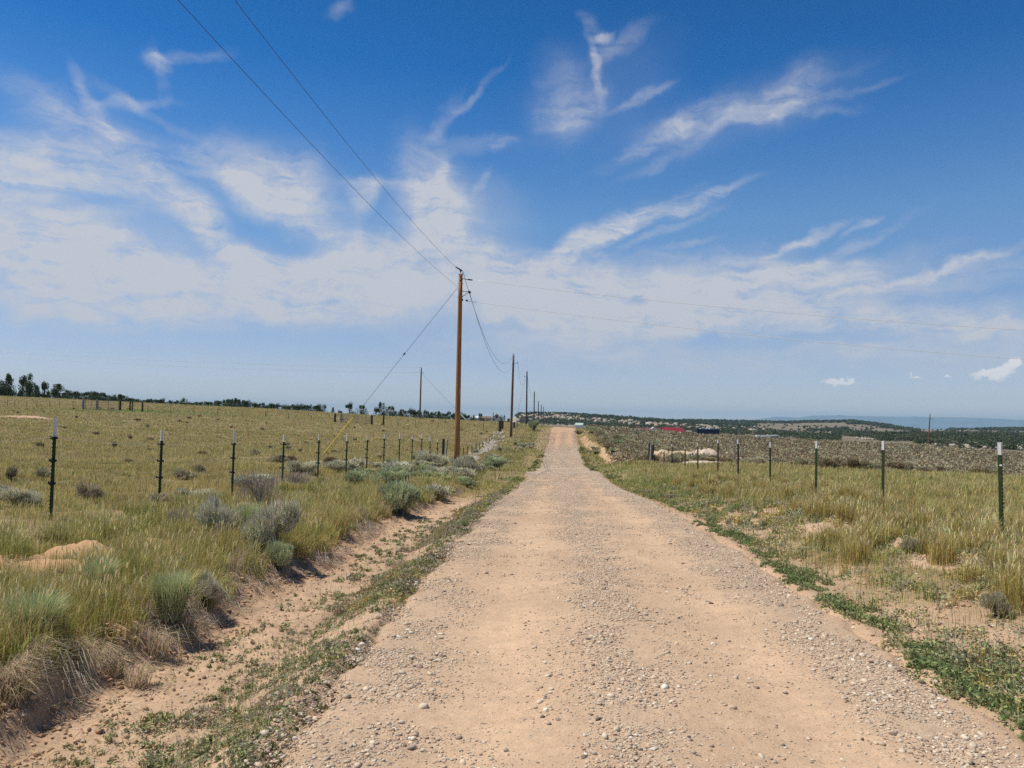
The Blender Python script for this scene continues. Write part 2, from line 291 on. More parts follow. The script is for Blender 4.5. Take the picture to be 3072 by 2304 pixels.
# ------------------------------------------------------------------ materials
def mat(name, col=(.5, .5, .5), rough=.8, attr=None, noise_amt=0, noise_scale=5, transl=0, metallic=0, bump=0, bump_scale=30, stretch=None, spec=.3):
    m = bpy.data.materials.new(name); m.use_nodes = True; t = m.node_tree; n = t.nodes; l = t.links
    b = n['Principled BSDF']; b.inputs['Roughness'].default_value = rough; b.inputs['Metallic'].default_value = metallic
    b.inputs['Specular IOR Level'].default_value = spec
    src = None
    if attr:
        a = n.new('ShaderNodeAttribute'); a.attribute_name = attr; src = a.outputs['Color']
    else:
        rgb = n.new('ShaderNodeRGB'); rgb.outputs[0].default_value = col + (1,); src = rgb.outputs[0]
    if noise_amt:
        g = n.new('ShaderNodeTexCoord'); nn = n.new('ShaderNodeTexNoise'); nn.inputs['Scale'].default_value = noise_scale; nn.inputs['Detail'].default_value = 5
        v = g.outputs['Object']
        if stretch:
            mp = n.new('ShaderNodeMapping'); mp.inputs['Scale'].default_value = stretch; l.new(v, mp.inputs[0]); v = mp.outputs[0]
        l.new(v, nn.inputs['Vector'])
        mr = n.new('ShaderNodeMapRange'); l.new(nn.outputs['Fac'], mr.inputs[0]); mr.inputs[1].default_value = .3; mr.inputs[2].default_value = .7
        mr.inputs[3].default_value = 1 - noise_amt; mr.inputs[4].default_value = 1 + noise_amt
        mx = n.new('ShaderNodeVectorMath'); mx.operation = 'SCALE'; l.new(src, mx.inputs[0]); l.new(mr.outputs[0], mx.inputs['Scale']); src = mx.outputs[0]
        if bump:
            bp = n.new('ShaderNodeBump'); bp.inputs['Strength'].default_value = bump; bp.inputs['Distance'].default_value = .02
            n2 = n.new('ShaderNodeTexNoise'); n2.inputs['Scale'].default_value = bump_scale; n2.inputs['Detail'].default_value = 6; l.new(v, n2.inputs['Vector'])
            l.new(n2.outputs['Fac'], bp.inputs['Height']); l.new(bp.outputs[0], b.inputs['Normal'])
    l.new(src, b.inputs['Base Color'])
    if transl:
        tr = n.new('ShaderNodeBsdfTranslucent'); l.new(src, tr.inputs['Color']); ms = n.new('ShaderNodeMixShader'); ms.inputs[0].default_value = transl
        l.new(b.outputs[0], ms.inputs[1]); l.new(tr.outputs[0], ms.inputs[2]); l.new(ms.outputs[0], n['Material Output'].inputs['Surface'])
    return m
M_grass = mat('grass_blades', attr='Col', rough=.7, transl=.32, spec=.15)
M_leaf = mat('foliage', attr='Col', rough=.75, transl=.2, spec=.15)
M_tree = mat('tree_foliage', attr='Col', rough=.85, transl=.12, spec=.1)
M_wood = mat('woody_stems', (.16, .12, .09), .9, noise_amt=.3, noise_scale=12)
M_stone = mat('gravel_stone', attr='Col', rough=.85, noise_amt=.15, noise_scale=60)
M_pole = mat('treated_pole_wood', (.36, .17, .065), .8, noise_amt=.35, noise_scale=3, stretch=(6, 6, .5), bump=.5, bump_scale=8)
M_pole2 = mat('weathered_pole_wood', (.17, .115, .08), .85, noise_amt=.35, noise_scale=3, stretch=(6, 6, .5))
M_pole3 = mat('dark_pole_wood', (.085, .075, .07), .85, noise_amt=.3, noise_scale=3)
M_metal = mat('dark_hardware', (.04, .045, .05), .5, metallic=.4)
M_cable = mat('dull_cable', (.10, .115, .12), .5, metallic=.5)
M_alum = mat('bright_cable', (.97, .97, .97), .5, metallic=1.0); M_alum2 = mat('pale_cable', (.97, .97, .97), .35, spec=1.0)
M_yellow = mat('yellow_guard', (.85, .66, .12), .4)
M_white = mat('white_paint', (.82, .81, .78), .5, noise_amt=.06, noise_scale=20)
M_green = mat('green_post_paint', (.022, .062, .030), .45, noise_amt=.25, noise_scale=14)
M_green2 = mat('olive_post_paint', (.045, .075, .028), .5, noise_amt=.25, noise_scale=14)
M_rust = mat('rusty_post_paint', (.075, .065, .035), .7, noise_amt=.3, noise_scale=14)
M_black = mat('black_plastic', (.012, .012, .014), .4)
M_wire = mat('pale_fence_wire', (.62, .56, .40), .5)
M_oldwood = mat('old_post_wood', (.085, .06, .045), .9, noise_amt=.4, noise_scale=6, stretch=(5, 5, .6))
M_greywood = mat('grey_post_wood', (.33, .30, .26), .9, noise_amt=.3, noise_scale=6, stretch=(5, 5, .6))
M_rail = mat('gate_rail_steel', (.17, .13, .10), .6, noise_amt=.3, noise_scale=4)

# ------------------------------------------------------------------ object helpers
def tag(o, label=None, cat=None, group=None, kind=None):
    if label: o['label'] = label
    if cat: o['category'] = cat
    if group: o['group'] = group
    if kind: o['kind'] = kind
    return o
def link(o, parent=None):
    COL.objects.link(o)
    if parent is not None: o.parent = parent
    return o
def mesh_np(name, V, T, C=None, m=None, smooth=False):
    V = np.asarray(V, np.float32); T = np.asarray(T, np.int32)
    me = bpy.data.meshes.new(name); me.vertices.add(len(V)); me.vertices.foreach_set('co', V.ravel())
    me.loops.add(T.size); me.loops.foreach_set('vertex_index', T.ravel()); me.polygons.add(len(T))
    k = T.shape[1]
    me.polygons.foreach_set('loop_start', np.arange(0, T.size, k, dtype=np.int32)); me.polygons.foreach_set('loop_total', np.full(len(T), k, np.int32))
    if smooth: me.polygons.foreach_set('use_smooth', np.ones(len(T), bool))
    if C is not None:
        a = me.color_attributes.new('Col', 'FLOAT_COLOR', 'POINT'); c4 = np.ones((len(V), 4), np.float32); c4[:, :3] = C; a.data.foreach_set('color', c4.ravel())
    me.update(calc_edges=True)
    if m: me.materials.append(m)
    return me
def obj_np(name, V, T, C=None, m=None, parent=None, smooth=False):
    return link(bpy.data.objects.new(name, mesh_np(name, V, T, C, m, smooth)), parent)
def empty(name, loc, rz=0):
    o = bpy.data.objects.new(name, None); o.location = loc; o.rotation_euler = (0, 0, rz); o.empty_display_size = .2
    return link(o)
class MB:
    def __init__(s): s.v = []; s.f = []
    def add(s, vs, fs):
        b = len(s.v); s.v += [tuple(v) for v in vs]; s.f += [tuple(i + b for i in f) for f in fs]; return s
    def box(s, x0, x1, y0, y1, z0, z1):
        return s.add([(x0, y0, z0), (x1, y0, z0), (x1, y1, z0), (x0, y1, z0), (x0, y0, z1), (x1, y0, z1), (x1, y1, z1), (x0, y1, z1)],
                     [(0, 3, 2, 1), (4, 5, 6, 7), (0, 1, 5, 4), (1, 2, 6, 5), (2, 3, 7, 6), (3, 0, 4, 7)])
    def tube(s, pts, rad, n=8, cap=True):
        pts = [Vector(p) for p in pts]; rads = rad if isinstance(rad, (list, tuple)) else [rad] * len(pts); vs = []; fs = []
        for i, p in enumerate(pts):
            t = (pts[min(i + 1, len(pts) - 1)] - pts[max(i - 1, 0)]).normalized()
            a = t.cross(Vector((0, 0, 1)) if abs(t.z) < .9 else Vector((1, 0, 0))).normalized(); b = t.cross(a)
            for k in range(n):
                q = 2 * math.pi * k / n; vs.append(p + (a * math.cos(q) + b * math.sin(q)) * rads[i])
        for i in range(len(pts) - 1):
            for k in range(n): fs.append((i * n + k, i * n + (k + 1) % n, (i + 1) * n + (k + 1) % n, (i + 1) * n + k))
        if cap: fs.append(tuple(range(n))[::-1]); fs.append(tuple((len(pts) - 1) * n + k for k in range(n)))
        return s.add(vs, fs)
    def prism(s, poly, z0, z1):
        n = len(poly); vs = [(x, y, z0) for x, y in poly] + [(x, y, z1) for x, y in poly]
        return s.add(vs, [tuple(range(n))[::-1], tuple(range(n, 2 * n))] + [(i, (i + 1) % n, n + (i + 1) % n, n + i) for i in range(n)])
    def build(s, name, m, parent=None, smooth=False):
        me = bpy.data.meshes.new(name); me.from_pydata(s.v, [], s.f); me.materials.append(m)
        if smooth: me.polygons.foreach_set('use_smooth', [True] * len(me.polygons))
        me.update(); return link(bpy.data.objects.new(name, me), parent)
def dup(root, loc, rz=0, sc=1.0, tilt=(0, 0)):
    r = root.copy(); COL.objects.link(r); r.location = loc; r.rotation_euler = (tilt[0], tilt[1], rz)
    r.scale = (sc, sc, sc) if not isinstance(sc, tuple) else sc
    for ch in root.children:
        c = ch.copy(); COL.objects.link(c); c.parent = r
        for g in ch.children:
            d = g.copy(); COL.objects.link(d); d.parent = c
    return r

# ------------------------------------------------------------------ cover maps
def zones(x, y):
    """bare soil share (0 grass litter .. 1 bare)"""
    u = x - road_c(y); r = np.hypot(x, y); t0 = toe(y)
    n1 = fbm(x * .9, y * .9, 4, 101); n2 = fbm(x * .22, y * .22, 3, 102); n3 = fbm(x * 3.2, y * 3.2, 3, 103)
    kd = 1 - sstep(19, 32, y)
    ditch = (u > t0 - .28) & (u < -1.8)
    bare = np.where(ditch, .95 * kd + .3 * (1 - kd), 0)
    left = u <= t0 - .28
    bare = np.where(left, .35 * (1 - sstep(.0, .25, t0 - .28 - u)) * kd + .25 * sstep(.60, .72, n1), bare)
    right = u > 2.0
    br = .98 - .85 * sstep(2.5, 5.0, u + (n2 - .5) * 3.5 + (n1 - .5) * 2.0)
    br = np.maximum(br * (1 - sstep(12, 26, y)), .15 * (n1 > .6))
    bare = np.where(right, br, bare)
    kt = 4.4 - 1.6 * sstep(64, 112, y)
    cut = (y > 66) & (y < 112) & (u > kt - .35) & (u < kt + .45 + .8 * (n1 - .5)) & (n3 < .62)
    bare = np.where(cut, 1.0, bare)
    bare = np.where((u <= 2.0) & (u > -1.85), 1.0, bare)
    for (mx, my, mh, rx, ry) in MOUNDS:
        q = ((x - mx) / rx / 1.12) ** 2 + ((y - my) / ry / 1.12) ** 2
        bare = np.where(q + (n3 - .5) < 1.0, 1.0, bare)
    return np.clip(bare, 0, 1), u, n1, n2, n3
def sage_flat(x, y):
    """1 where the sagebrush flat lies (right of the road, beyond the grass)"""
    u = x - road_c(y)
    edge = 50 - .12 * np.clip(x, 0, 60) + 22 * (fbm(x * .10, y * .10, 3, 111) - .5) + 5 * (fbm(x * .5, y * .5, 2, 112) - .5)
    return ((u > 4.6) & (y > edge) & (u > 6.5 - (y > 62) * 2.4)).astype(float)

SAND = np.array((.545, .378, .245)); PINK = np.array((.52, .345, .235)); ORANGE = np.array((.50, .30, .175)); LIT_L = np.array((.215, .17, .085)); LIT_R = np.array((.225, .178, .082))
LIT_S = np.array((.25, .205, .13)); WHITE_D = np.array((.58, .47, .36))
def ground_color(x, y):
    b, u, n1, n2, n3 = zones(x, y); r = np.hypot(x, y)
    lit = np.where((x - road_c(y) < 0)[:, None], LIT_L, LIT_R); sf = sage_flat(x, y)[:, None]
    lit = lit * (1 - sf) + LIT_S * sf
    lit = lit * (.8 + .4 * n2[:, None] + .25 * (n1[:, None] - .5))
    sand = SAND * (1 - .35 * n1[:, None]) + PINK * .35 * n1[:, None]
    sand = sand * (.92 + .2 * (n3[:, None] - .3))
    t0 = toe(y); face = (np.exp(-((u - t0 + .1) / .25) ** 2) * (y < 34))[:, None]
    sand = sand * (1 - .45 * face) + ORANGE * .66 * .45 * face
    og = ((y > 56) & (y < 130) & (u > 1.8))[:, None]; sand = np.where(og, (ORANGE * .45 + SAND * .5) * (.85 + .3 * n1[:, None]), sand)
    for i, (mx, my, mh, rx, ry) in enumerate(MOUNDS):
        q = ((x - mx) / rx / 1.3) ** 2 + ((y - my) / ry / 1.3) ** 2
        c = WHITE_D if i in (4, 5, 7, 10) else (ORANGE * 1.15 if i in (9, 8) else (np.array((.56, .42, .27)) if i == 6 else (np.array((.5, .31, .17)) if i < 4 else np.array((.52, .36, .24)))))
        sand = np.where((q < 1.2)[:, None], c * (.85 + .3 * n3[:, None]), sand)
    col = sand * b[:, None] + lit * (1 - b[:, None])
    # green swath in the left field
    gs = np.exp(-(((x + 70) / 16) ** 2 + ((y - 128) / 7) ** 2))[:, None]; col = col * (1 - .6 * gs) + np.array((.15, .19, .06)) * .6 * gs
    # far land
    ff = sstep(230, 330, r)[:, None]; fn = fbm(x / 120, y / 120, 4, 121)[:, None]; fn2 = fbm(x / 25, y / 25, 3, 122)[:, None]
    az_ = np.arctan2(x, y)[:, None]
    brown = np.array((.20, .165, .115)) * (.75 + .5 * fn)
    a2, _ = px_azel(2020, 1270)
    rocky = ((az_ < a2) & (r[:, None] > 900) & (r[:, None] < 1700))
    rock = np.array((.38, .32, .24)) * (.8 + .4 * fn2)
    fc = np.where(rocky & (fn2 + .35 * fn > .66), rock, brown)
    col = col * (1 - ff) + fc * ff
    return col

# ------------------------------------------------------------------ ground sheet (polar grid round the camera)
rad = np.concatenate([[0.0], np.geomspace(.6, 30, 300), np.geomspace(30.25, 230, 330), np.geomspace(232, 3600, 330), np.geomspace(3650, 30000, 40)])
thf = np.arange(-46, 44.01, .16); thb = np.arange(46, 313.5, 3.0)
th = np.radians(np.concatenate([thf, thb])); nt_, nr = len(th), len(rad)
RR, TT = np.meshgrid(rad[1:], th, indexing='ij'); X = RR * np.sin(TT); Y = RR * np.cos(TT)
Z = H(X.ravel(), Y.ravel())
# the land drops out of sight behind the last ridge
V = np.concatenate([[[0, 0, gz(0, 0)]], np.stack([X.ravel(), Y.ravel(), Z], 1)])
i, j = np.meshgrid(np.arange(nr - 2), np.arange(nt_), indexing='ij'); j2 = (j + 1) % nt_
a = 1 + i * nt_ + j; b = 1 + i * nt_ + j2; c = 1 + (i + 1) * nt_ + j2; d = 1 + (i + 1) * nt_ + j
Q = np.stack([a, d, c, b], -1).reshape(-1, 4)
T = np.concatenate([Q[:, [0, 1, 2]], Q[:, [0, 2, 3]], np.stack([np.zeros(nt_, int), 1 + np.arange(nt_), 1 + (np.arange(nt_) + 1) % nt_], 1)])
C = ground_color(V[:, 0], V[:, 1])
def ground_material(name, stones):
    m = bpy.data.materials.new(name); m.use_nodes = True; t = m.node_tree; n = t.nodes; l = t.links; b = n['Principled BSDF']
    b.inputs['Roughness'].default_value = .95; b.inputs['Specular IOR Level'].default_value = .1
    at = n.new('ShaderNodeAttribute'); at.attribute_name = 'Col'; tc = n.new('ShaderNodeTexCoord'); v = tc.outputs['Object']
    def nz(s, det=5, ro=.6):
        q = n.new('ShaderNodeTexNoise'); q.inputs['Scale'].default_value = s; q.inputs['Detail'].default_value = det; q.inputs['Roughness'].default_value = ro; l.new(v, q.inputs['Vector']); return q.outputs['Fac']
    def mrange(x, a_, b_, c_, d_):
        q = n.new('ShaderNodeMapRange'); l.new(x, q.inputs[0])
        for k, w in enumerate((a_, b_, c_, d_)): q.inputs[k + 1].default_value = w
        return q.outputs[0]
    def mul(x, y):
        q = n.new('ShaderNodeMath'); q.operation = 'MULTIPLY'; l.new(x, q.inputs[0]); l.new(y, q.inputs[1]); return q.outputs[0]
    f = mul(mul(mrange(nz(.6), .3, .7, .88, 1.12), mrange(nz(9, 6, .7), .3, .7, .86, 1.12)), mrange(nz(90, 3, .7), .3, .7, .84, 1.14))
    sc = n.new('ShaderNodeVectorMath'); sc.operation = 'SCALE'; l.new(at.outputs['Color'], sc.inputs[0]); l.new(f, sc.inputs['Scale'])
    src = sc.outputs[0]
    if stones:
        vo2 = n.new('ShaderNodeTexVoronoi'); vo2.inputs['Scale'].default_value = 62; l.new(v, vo2.inputs['Vector']); s2 = n.new('ShaderNodeSeparateColor'); l.new(vo2.outputs['Color'], s2.inputs[0])
        a3 = n.new('ShaderNodeAttribute'); a3.attribute_name = 'grav'; gt = n.new('ShaderNodeMath'); gt.operation = 'MULTIPLY_ADD'; l.new(a3.outputs['Fac'], gt.inputs[0]); gt.inputs[1].default_value = .8; gt.inputs[2].default_value = .22
        l2 = n.new('ShaderNodeMath'); l2.operation = 'LESS_THAN'; l.new(s2.outputs[0], l2.inputs[0]); l.new(gt.outputs[0], l2.inputs[1]); fa2 = mul(mrange(vo2.outputs['Distance'], .25, .34, 1, 0), l2.outputs[0])
        rp2 = n.new('ShaderNodeValToRGB'); e_ = rp2.color_ramp.elements; e_[0].color = (.20, .14, .10, 1); e_[1].color = (.62, .50, .36, 1); e_[0].position = .15; l.new(s2.outputs[1], rp2.inputs[0])
        mx2 = n.new('ShaderNodeMix'); mx2.data_type = 'RGBA'; l.new(fa2, mx2.inputs[0]); l.new(src, mx2.inputs[6]); l.new(rp2.outputs[0], mx2.inputs[7]); src = mx2.outputs[2]
        vo = n.new('ShaderNodeTexVoronoi'); vo.inputs['Scale'].default_value = 26; l.new(v, vo.inputs['Vector'])
        thr = mrange(vo.outputs['Distance'], .22, .30, 1, 0)
        sel = n.new('ShaderNodeSeparateColor'); l.new(vo.outputs['Color'], sel.inputs[0])
        a2 = n.new('ShaderNodeAttribute'); a2.attribute_name = 'grav'
        lt = n.new('ShaderNodeMath'); lt.operation = 'LESS_THAN'; l.new(sel.outputs[0], lt.inputs[0]); l.new(a2.outputs['Fac'], lt.inputs[1])
        fac = mul(thr, lt.outputs[0])
        rp = n.new('ShaderNodeValToRGB'); rp.color_ramp.elements[0].color = (.16, .12, .10, 1); rp.color_ramp.elements[1].color = (.55, .47, .38, 1); l.new(sel.outputs[1], rp.inputs[0])
        mx = n.new('ShaderNodeMix'); mx.data_type = 'RGBA'; l.new(fac, mx.inputs[0]); l.new(src, mx.inputs[6]); l.new(rp.outputs[0], mx.inputs[7]); src = mx.outputs[2]
    l.new(src, b.inputs['Base Color'])
    bp = n.new('ShaderNodeBump'); bp.inputs['Strength'].default_value = .55; bp.inputs['Distance'].default_value = .02
    ad = n.new('ShaderNodeMath'); ad.operation = 'ADD'; l.new(nz(30, 6, .7), ad.inputs[0]); l.new(nz(7, 5, .65), ad.inputs[1]); l.new(ad.outputs[0], bp.inputs['Height'])
    l.new(bp.outputs[0], b.inputs['Normal'])
    return m
g = obj_np('ground', V, T, C, ground_material('dry_soil', False), smooth=True); tag(g, 'dry prairie ground with sandy ditch and grass fields either side of the road', 'ground', kind='structure')

# ------------------------------------------------------------------ road sheet
ys = np.concatenate([np.linspace(-14, 2, 60), np.geomspace(2.03, 30, 520), np.geomspace(30.1, 165, 420)])
us = np.linspace(-2.3, 2.3, 125)
YY, UU = np.meshgrid(ys, us, indexing='ij')
edge = np.where(UU < 0, 1.80, 2.0) + .16 * (fbm(YY * .9, np.sign(UU) * 5, 3, 81) - .5) + .10 * (vnoise(YY * 4, np.sign(UU) * 3, 82) - .5)
UU = UU / 2.3 * (edge + .1); XX = UU + road_c(YY)
ZZ = Hroad(XX.ravel(), YY.ravel()).reshape(XX.shape)
gzed = H(XX.ravel(), YY.ravel()).reshape(XX.shape)
tt = sstep(-.12, .05, np.abs(UU) - edge + .0)
ZZ = ZZ * (1 - tt) + (gzed - .015) * tt
def grav_share(u, x, y):
    n = fbm(x * 1.1, y * .45, 3, 91); w = .18 * (n - .5)
    g = .14 + .55 * np.exp(-((u - .03 + w) / .26) ** 2) + .62 * np.exp(-((u - 1.60 + w) / .24) ** 2) + .40 * np.exp(-((u + 1.45 + w) / .32) ** 2) * sstep(.35, .6, n) \
        + .10 * (n > .62)
    g = g - .09 * np.exp(-((u - .95) / .3) ** 2) - .07 * np.exp(-((u + .85) / .3) ** 2)
    g = g * (1 - .9 * sstep(1.82, 1.95, u)) + .34 * sstep(24, 50, y) * (1 - sstep(86, 100, y)) * (np.abs(u) < 1.9)
    return np.clip(g * (.6 + .8 * n), .01, 1)
gs = grav_share(UU.ravel(), XX.ravel(), YY.ravel())
xr, yr, ur = XX.ravel(), YY.ravel(), UU.ravel()
rn = fbm(xr * .7, yr * .35, 4, 95)[:, None]
rc = SAND * (.93 + .22 * (rn - .4))
tr = (np.exp(-((ur - .95) / .33) ** 2) + np.exp(-((ur + .85) / .33) ** 2))[:, None]
rc = rc * (1 + .10 * tr) * (1 - .22 * gs[:, None]) + np.array((.42, .36, .28)) * .22 * gs[:, None]
md = (sstep(30, 62, yr) * (1 - sstep(84, 98, yr)))[:, None]; rc = rc * (1 - .55 * md) + np.array((.45, .355, .255)) * .55 * md
fo = sstep(86, 104, yr)[:, None]; rc = rc * (1 - .7 * fo) + np.array((.50, .315, .19)) * .7 * fo
ri, rj = np.meshgrid(np.arange(len(ys) - 1), np.arange(len(us) - 1), indexing='ij'); k = len(us)
q0 = (ri * k + rj).ravel(); T = np.concatenate([np.stack([q0, q0 + 1, q0 + k + 1], 1), np.stack([q0, q0 + k + 1, q0 + k], 1)])
ro = obj_np('road', np.stack([xr, yr, ZZ.ravel()], 1), T, rc, ground_material('gravel_road', True), smooth=True)
at = ro.data.attributes.new('grav', 'FLOAT', 'POINT'); at.data.foreach_set('value', gs.astype(np.float32))
tag(ro, 'sandy gravel road with two smooth wheel tracks running over a crest', 'road', kind='structure')

# ------------------------------------------------------------------ grass and weeds (stuff)
class Veg:
    """collects blades and leaves as triangles"""
    def __init__(s): s.V = []; s.T = []; s.C = []; s.n = 0
    def add(s, V, T, C):
        s.V.append(V.astype(np.float32)); s.T.append((T + s.n).astype(np.int32)); s.C.append(C.astype(np.float32)); s.n += len(V)
    def blades(s, p, h, w, lean, az, col, two=True, tipcol=None, curve=.6):
        n = len(p)
        if n == 0: return
        dx = np.stack([np.cos(az), np.sin(az), 0 * az], 1); fa = az + rng.uniform(-1.2, 1.2, n) + math.pi / 2
        sx = np.stack([np.cos(fa), np.sin(fa), 0 * fa], 1) * (w / 2)[:, None]; up = np.array([0, 0, 1.0])
        tip = p + dx * (lean * h)[:, None] + up * (h * np.sqrt(np.maximum(1 - lean ** 2, .05)))[:, None]
        tc = col if tipcol is None else tipcol
        if two:
            m = p + dx * (lean * h * .5 * (1 - curve))[:, None] + up * (h * .55)[:, None]
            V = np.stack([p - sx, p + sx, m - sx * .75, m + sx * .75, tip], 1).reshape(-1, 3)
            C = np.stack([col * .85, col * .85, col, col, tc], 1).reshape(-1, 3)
            b = np.arange(n)[:, None] * 5; T = np.concatenate([b + [0, 1, 3], b + [0, 3, 2], b + [2, 3, 4]])
        else:
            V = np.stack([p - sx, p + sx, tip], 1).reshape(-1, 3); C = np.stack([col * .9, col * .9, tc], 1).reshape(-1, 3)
            T = np.arange(n)[:, None] * 3 + [0, 1, 2]
        s.add(V, T, C)
    def leaves(s, p, size, col, flat=.5, elong=1.8):
        n = len(p)
        if n == 0: return
        d = rng.normal(size=(n, 3)); d[:, 2] *= 1 - flat; d /= np.linalg.norm(d, axis=1)[:, None]
        e = np.cross(d, rng.normal(size=(n, 3))); e /= np.maximum(np.linalg.norm(e, axis=1)[:, None], 1e-6)
        a = d * (size * elong / 2)[:, None]; b = e * (size / 2)[:, None]
        V = np.stack([p - a, p + b - a * .1, p + a, p - b - a * .1], 1).reshape(-1, 3); C = np.repeat(col, 4, 0)
        k = np.arange(n)[:, None] * 4; s.add(V, np.concatenate([k + [0, 1, 2], k + [0, 2, 3]]), C)
    def build(s, name, m, parent=None):
        return obj_np(name, np.concatenate(s.V), np.concatenate(s.T), np.concatenate(s.C), m, parent)
def jit(col, n, amt=.22, hue=.08):
    c = np.tile(np.asarray(col, float), (n, 1)) if np.ndim(col) == 1 else np.array(col, float)
    return np.clip(c * (1 + rng.normal(0, amt, (n, 1))) * (1 + rng.normal(0, hue, (n, 3))), .008, .95)
def scatter(n, r0, r1, power, az0=-44, az1=42):
    """points with density ~ r^-power per square metre"""
    u = rng.random(n); k = 2 - power
    r = (r0 ** k + u * (r1 ** k - r0 ** k)) ** (1 / k); a = np.radians(rng.uniform(az0, az1, n))
    return r * np.sin(a), r * np.cos(a), r
def on(x, y): return np.stack([x, y, H(x, y)], 1)

GREEN = np.array((.38, .38, .115)); OLIVE = np.array((.53, .43, .16)); STRAW = np.array((.72, .59, .30)); GOLD = np.array((.52, .42, .145)); FRESH = np.array((.25, .30, .085)); DEAD = np.array((.50, .41, .29))
veg = Veg(); veg_r = Veg()
def grass_pass(n, r0, r1, power, h0, two):
    x, y, r = scatter(n, r0, r1, power)
    b, u, n1, n2, n3 = zones(x, y); sf = sage_flat(x, y)
    keep = (rng.random(n) > b ** .6 * 1.03) & (np.abs(u) > 1.95) & (rng.random(n) > sf * .65)
    # clumping
    cl = fbm(x * 2.4, y * 2.4, 2, 131) if r0 < 40 else fbm(x * .9, y * .9, 2, 131)
    keep &= rng.random(n) < sstep(.22, .55, cl + .15 * (r > 30))
    x, y, r, u, n1, n2, n3, sf, b = [q[keep] for q in (x, y, r, u, n1, n2, n3, sf, b)]; m = len(x)
    left = u < 0; bank = left & (u > -7.5 + 2 * (n1 - .5)) & (y < 60); far = r > 60
    t = rng.random(m)
    # colours by place
    col = np.where(left[:, None], OLIVE, GOLD * .95).repeat(1, 0)
    gshare = np.where(bank, .34 + .9 * (n2 - .35), np.where(left, .14 + .6 * (n2 - .45), .26 + .7 * (n2 - .45)))
    gshare = gshare + .55 * np.exp(-((u - 3.0) / .8) ** 2) * ((y > 12)) + .34 * left * (u > -7) * sstep(26, 40, y)
    isg = t < gshare; iss = (t > .90 - .04 * (~left))
    col = np.where(isg[:, None], np.where(bank[:, None], GREEN, FRESH * 1.15), col)
    col = np.where(iss[:, None], STRAW, col)
    gs = np.exp(-(((x + 70) / 16) ** 2 + ((y - 128) / 7) ** 2)) > rng.random(m) * .9
    col = np.where(gs[:, None], np.array((.27, .36, .12)), col)
    col = np.where((sf > .5)[:, None], np.array((.40, .34, .22)), col)
    amt = .25
    c = jit(col, m, amt) * (.75 + .55 * n3[:, None]) * (.85 + .3 * n1[:, None])
    hh = h0 * (.35 + .75 * rng.random(m)) * (.3 + 1.35 * fbm(x * .7, y * .7, 3, 171)) * np.where(bank | (left & (u > -7) & (y > 30)), 1.0 - .3 * (u < -5.5), np.where(left, .55, .72)) * np.where(iss, 1.25, 1) * np.where(sf > .5, .7, 1)
    hh = hh * (.5 + .5 * sstep(2.2, 4.5, np.abs(u)))
    w = np.maximum(.0040, r * .00046) * rng.uniform(.7, 1.5, m) * (1 + 1.0 * sstep(30, 55, r))
    lean = np.clip(rng.normal(.28, .18, m), 0, .85)
    az_ = rng.uniform(0, 2 * math.pi, m); wind = rng.random(m) < .45; az_ = np.where(wind, rng.normal(-.3, .7, m), az_)
    tip = np.where((rng.random(m) < .3)[:, None], STRAW, c)
    p = on(x, y); p[:, 2] -= .01
    (veg if True else veg_r).blades(p, hh, w, lean, az_, c, two, tip)
    # seed heads near the camera
    if two:
        s_ = (rng.random(m) < .05) & (r < 16) & (hh > .2); q = p[s_]; k = s_.sum()
        if k:
            d = np.stack([np.cos(az_[s_]), np.sin(az_[s_]), 0 * az_[s_]], 1); top = q + d * (lean[s_] * hh[s_])[:, None] + np.array([0, 0, 1.]) * (hh[s_] * .93)[:, None]
            veg.blades(top - [0, 0, .03], np.full(k, .075), np.full(k, .011), np.full(k, .35), az_[s_], jit(STRAW * 1.15, k, .15), True)
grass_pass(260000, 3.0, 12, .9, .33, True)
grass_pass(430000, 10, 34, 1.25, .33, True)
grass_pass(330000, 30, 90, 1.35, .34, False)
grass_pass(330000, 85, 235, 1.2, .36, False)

# big tufts hanging over the bank and dry tufts on the right verge
def tuft(x, y, n, h, spread, col, lean=.5, az=None, w=.0055, seed=False):
    a = rng.uniform(0, 2 * math.pi, n) if az is None else rng.normal(az, .8, n)
    rr = spread * np.sqrt(rng.random(n)); b = rng.uniform(0, 2 * math.pi, n)
    px_, py_ = x + rr * np.cos(b), y + rr * np.sin(b); p = on(px_, py_)
    hh = h * rng.uniform(.5, 1.1, n); r = math.hypot(x, y)
    c = jit(col, n, .22)
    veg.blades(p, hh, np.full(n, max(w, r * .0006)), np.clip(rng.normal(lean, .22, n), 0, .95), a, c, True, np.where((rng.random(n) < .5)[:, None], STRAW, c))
    if seed:
        k = n // 4; i = rng.choice(n, k, False)
        top = p[i] + np.stack([np.cos(a[i]), np.sin(a[i]), 0 * a[i]], 1) * (lean * hh[i] * .6)[:, None] + np.array([0, 0, 1.]) * (hh[i] * .85)[:, None]
        veg.blades(top, np.full(k, .07), np.full(k, .012), np.full(k, .4), a[i], jit(STRAW * 1.2, k, .12), True)
for yy in np.arange(3.0, 26, .16):
    t0 = float(toe(np.array([yy]))[0]) + road_c(yy)
    tuft(t0 - .20 - rng.uniform(0, .3), yy, 70, rng.uniform(.16, .36), .12, (GREEN * .95 if rng.random() < .45 else DEAD * .9 if rng.random() < .3 else OLIVE * .95), .5, 0.0 if rng.random() < .5 else None)
for px, py in [(30, 2090), (330, 2010), (410, 2060), (470, 1960), (250, 2000), (60, 2060), (100, 1990), (560, 1890)]:     # grey roots and dead tufts spilling down the cut
    x, y, z = hit(px, py); tuft(x, y, 150, .26, .08, DEAD * 1.1, .85, 0.1, .004)
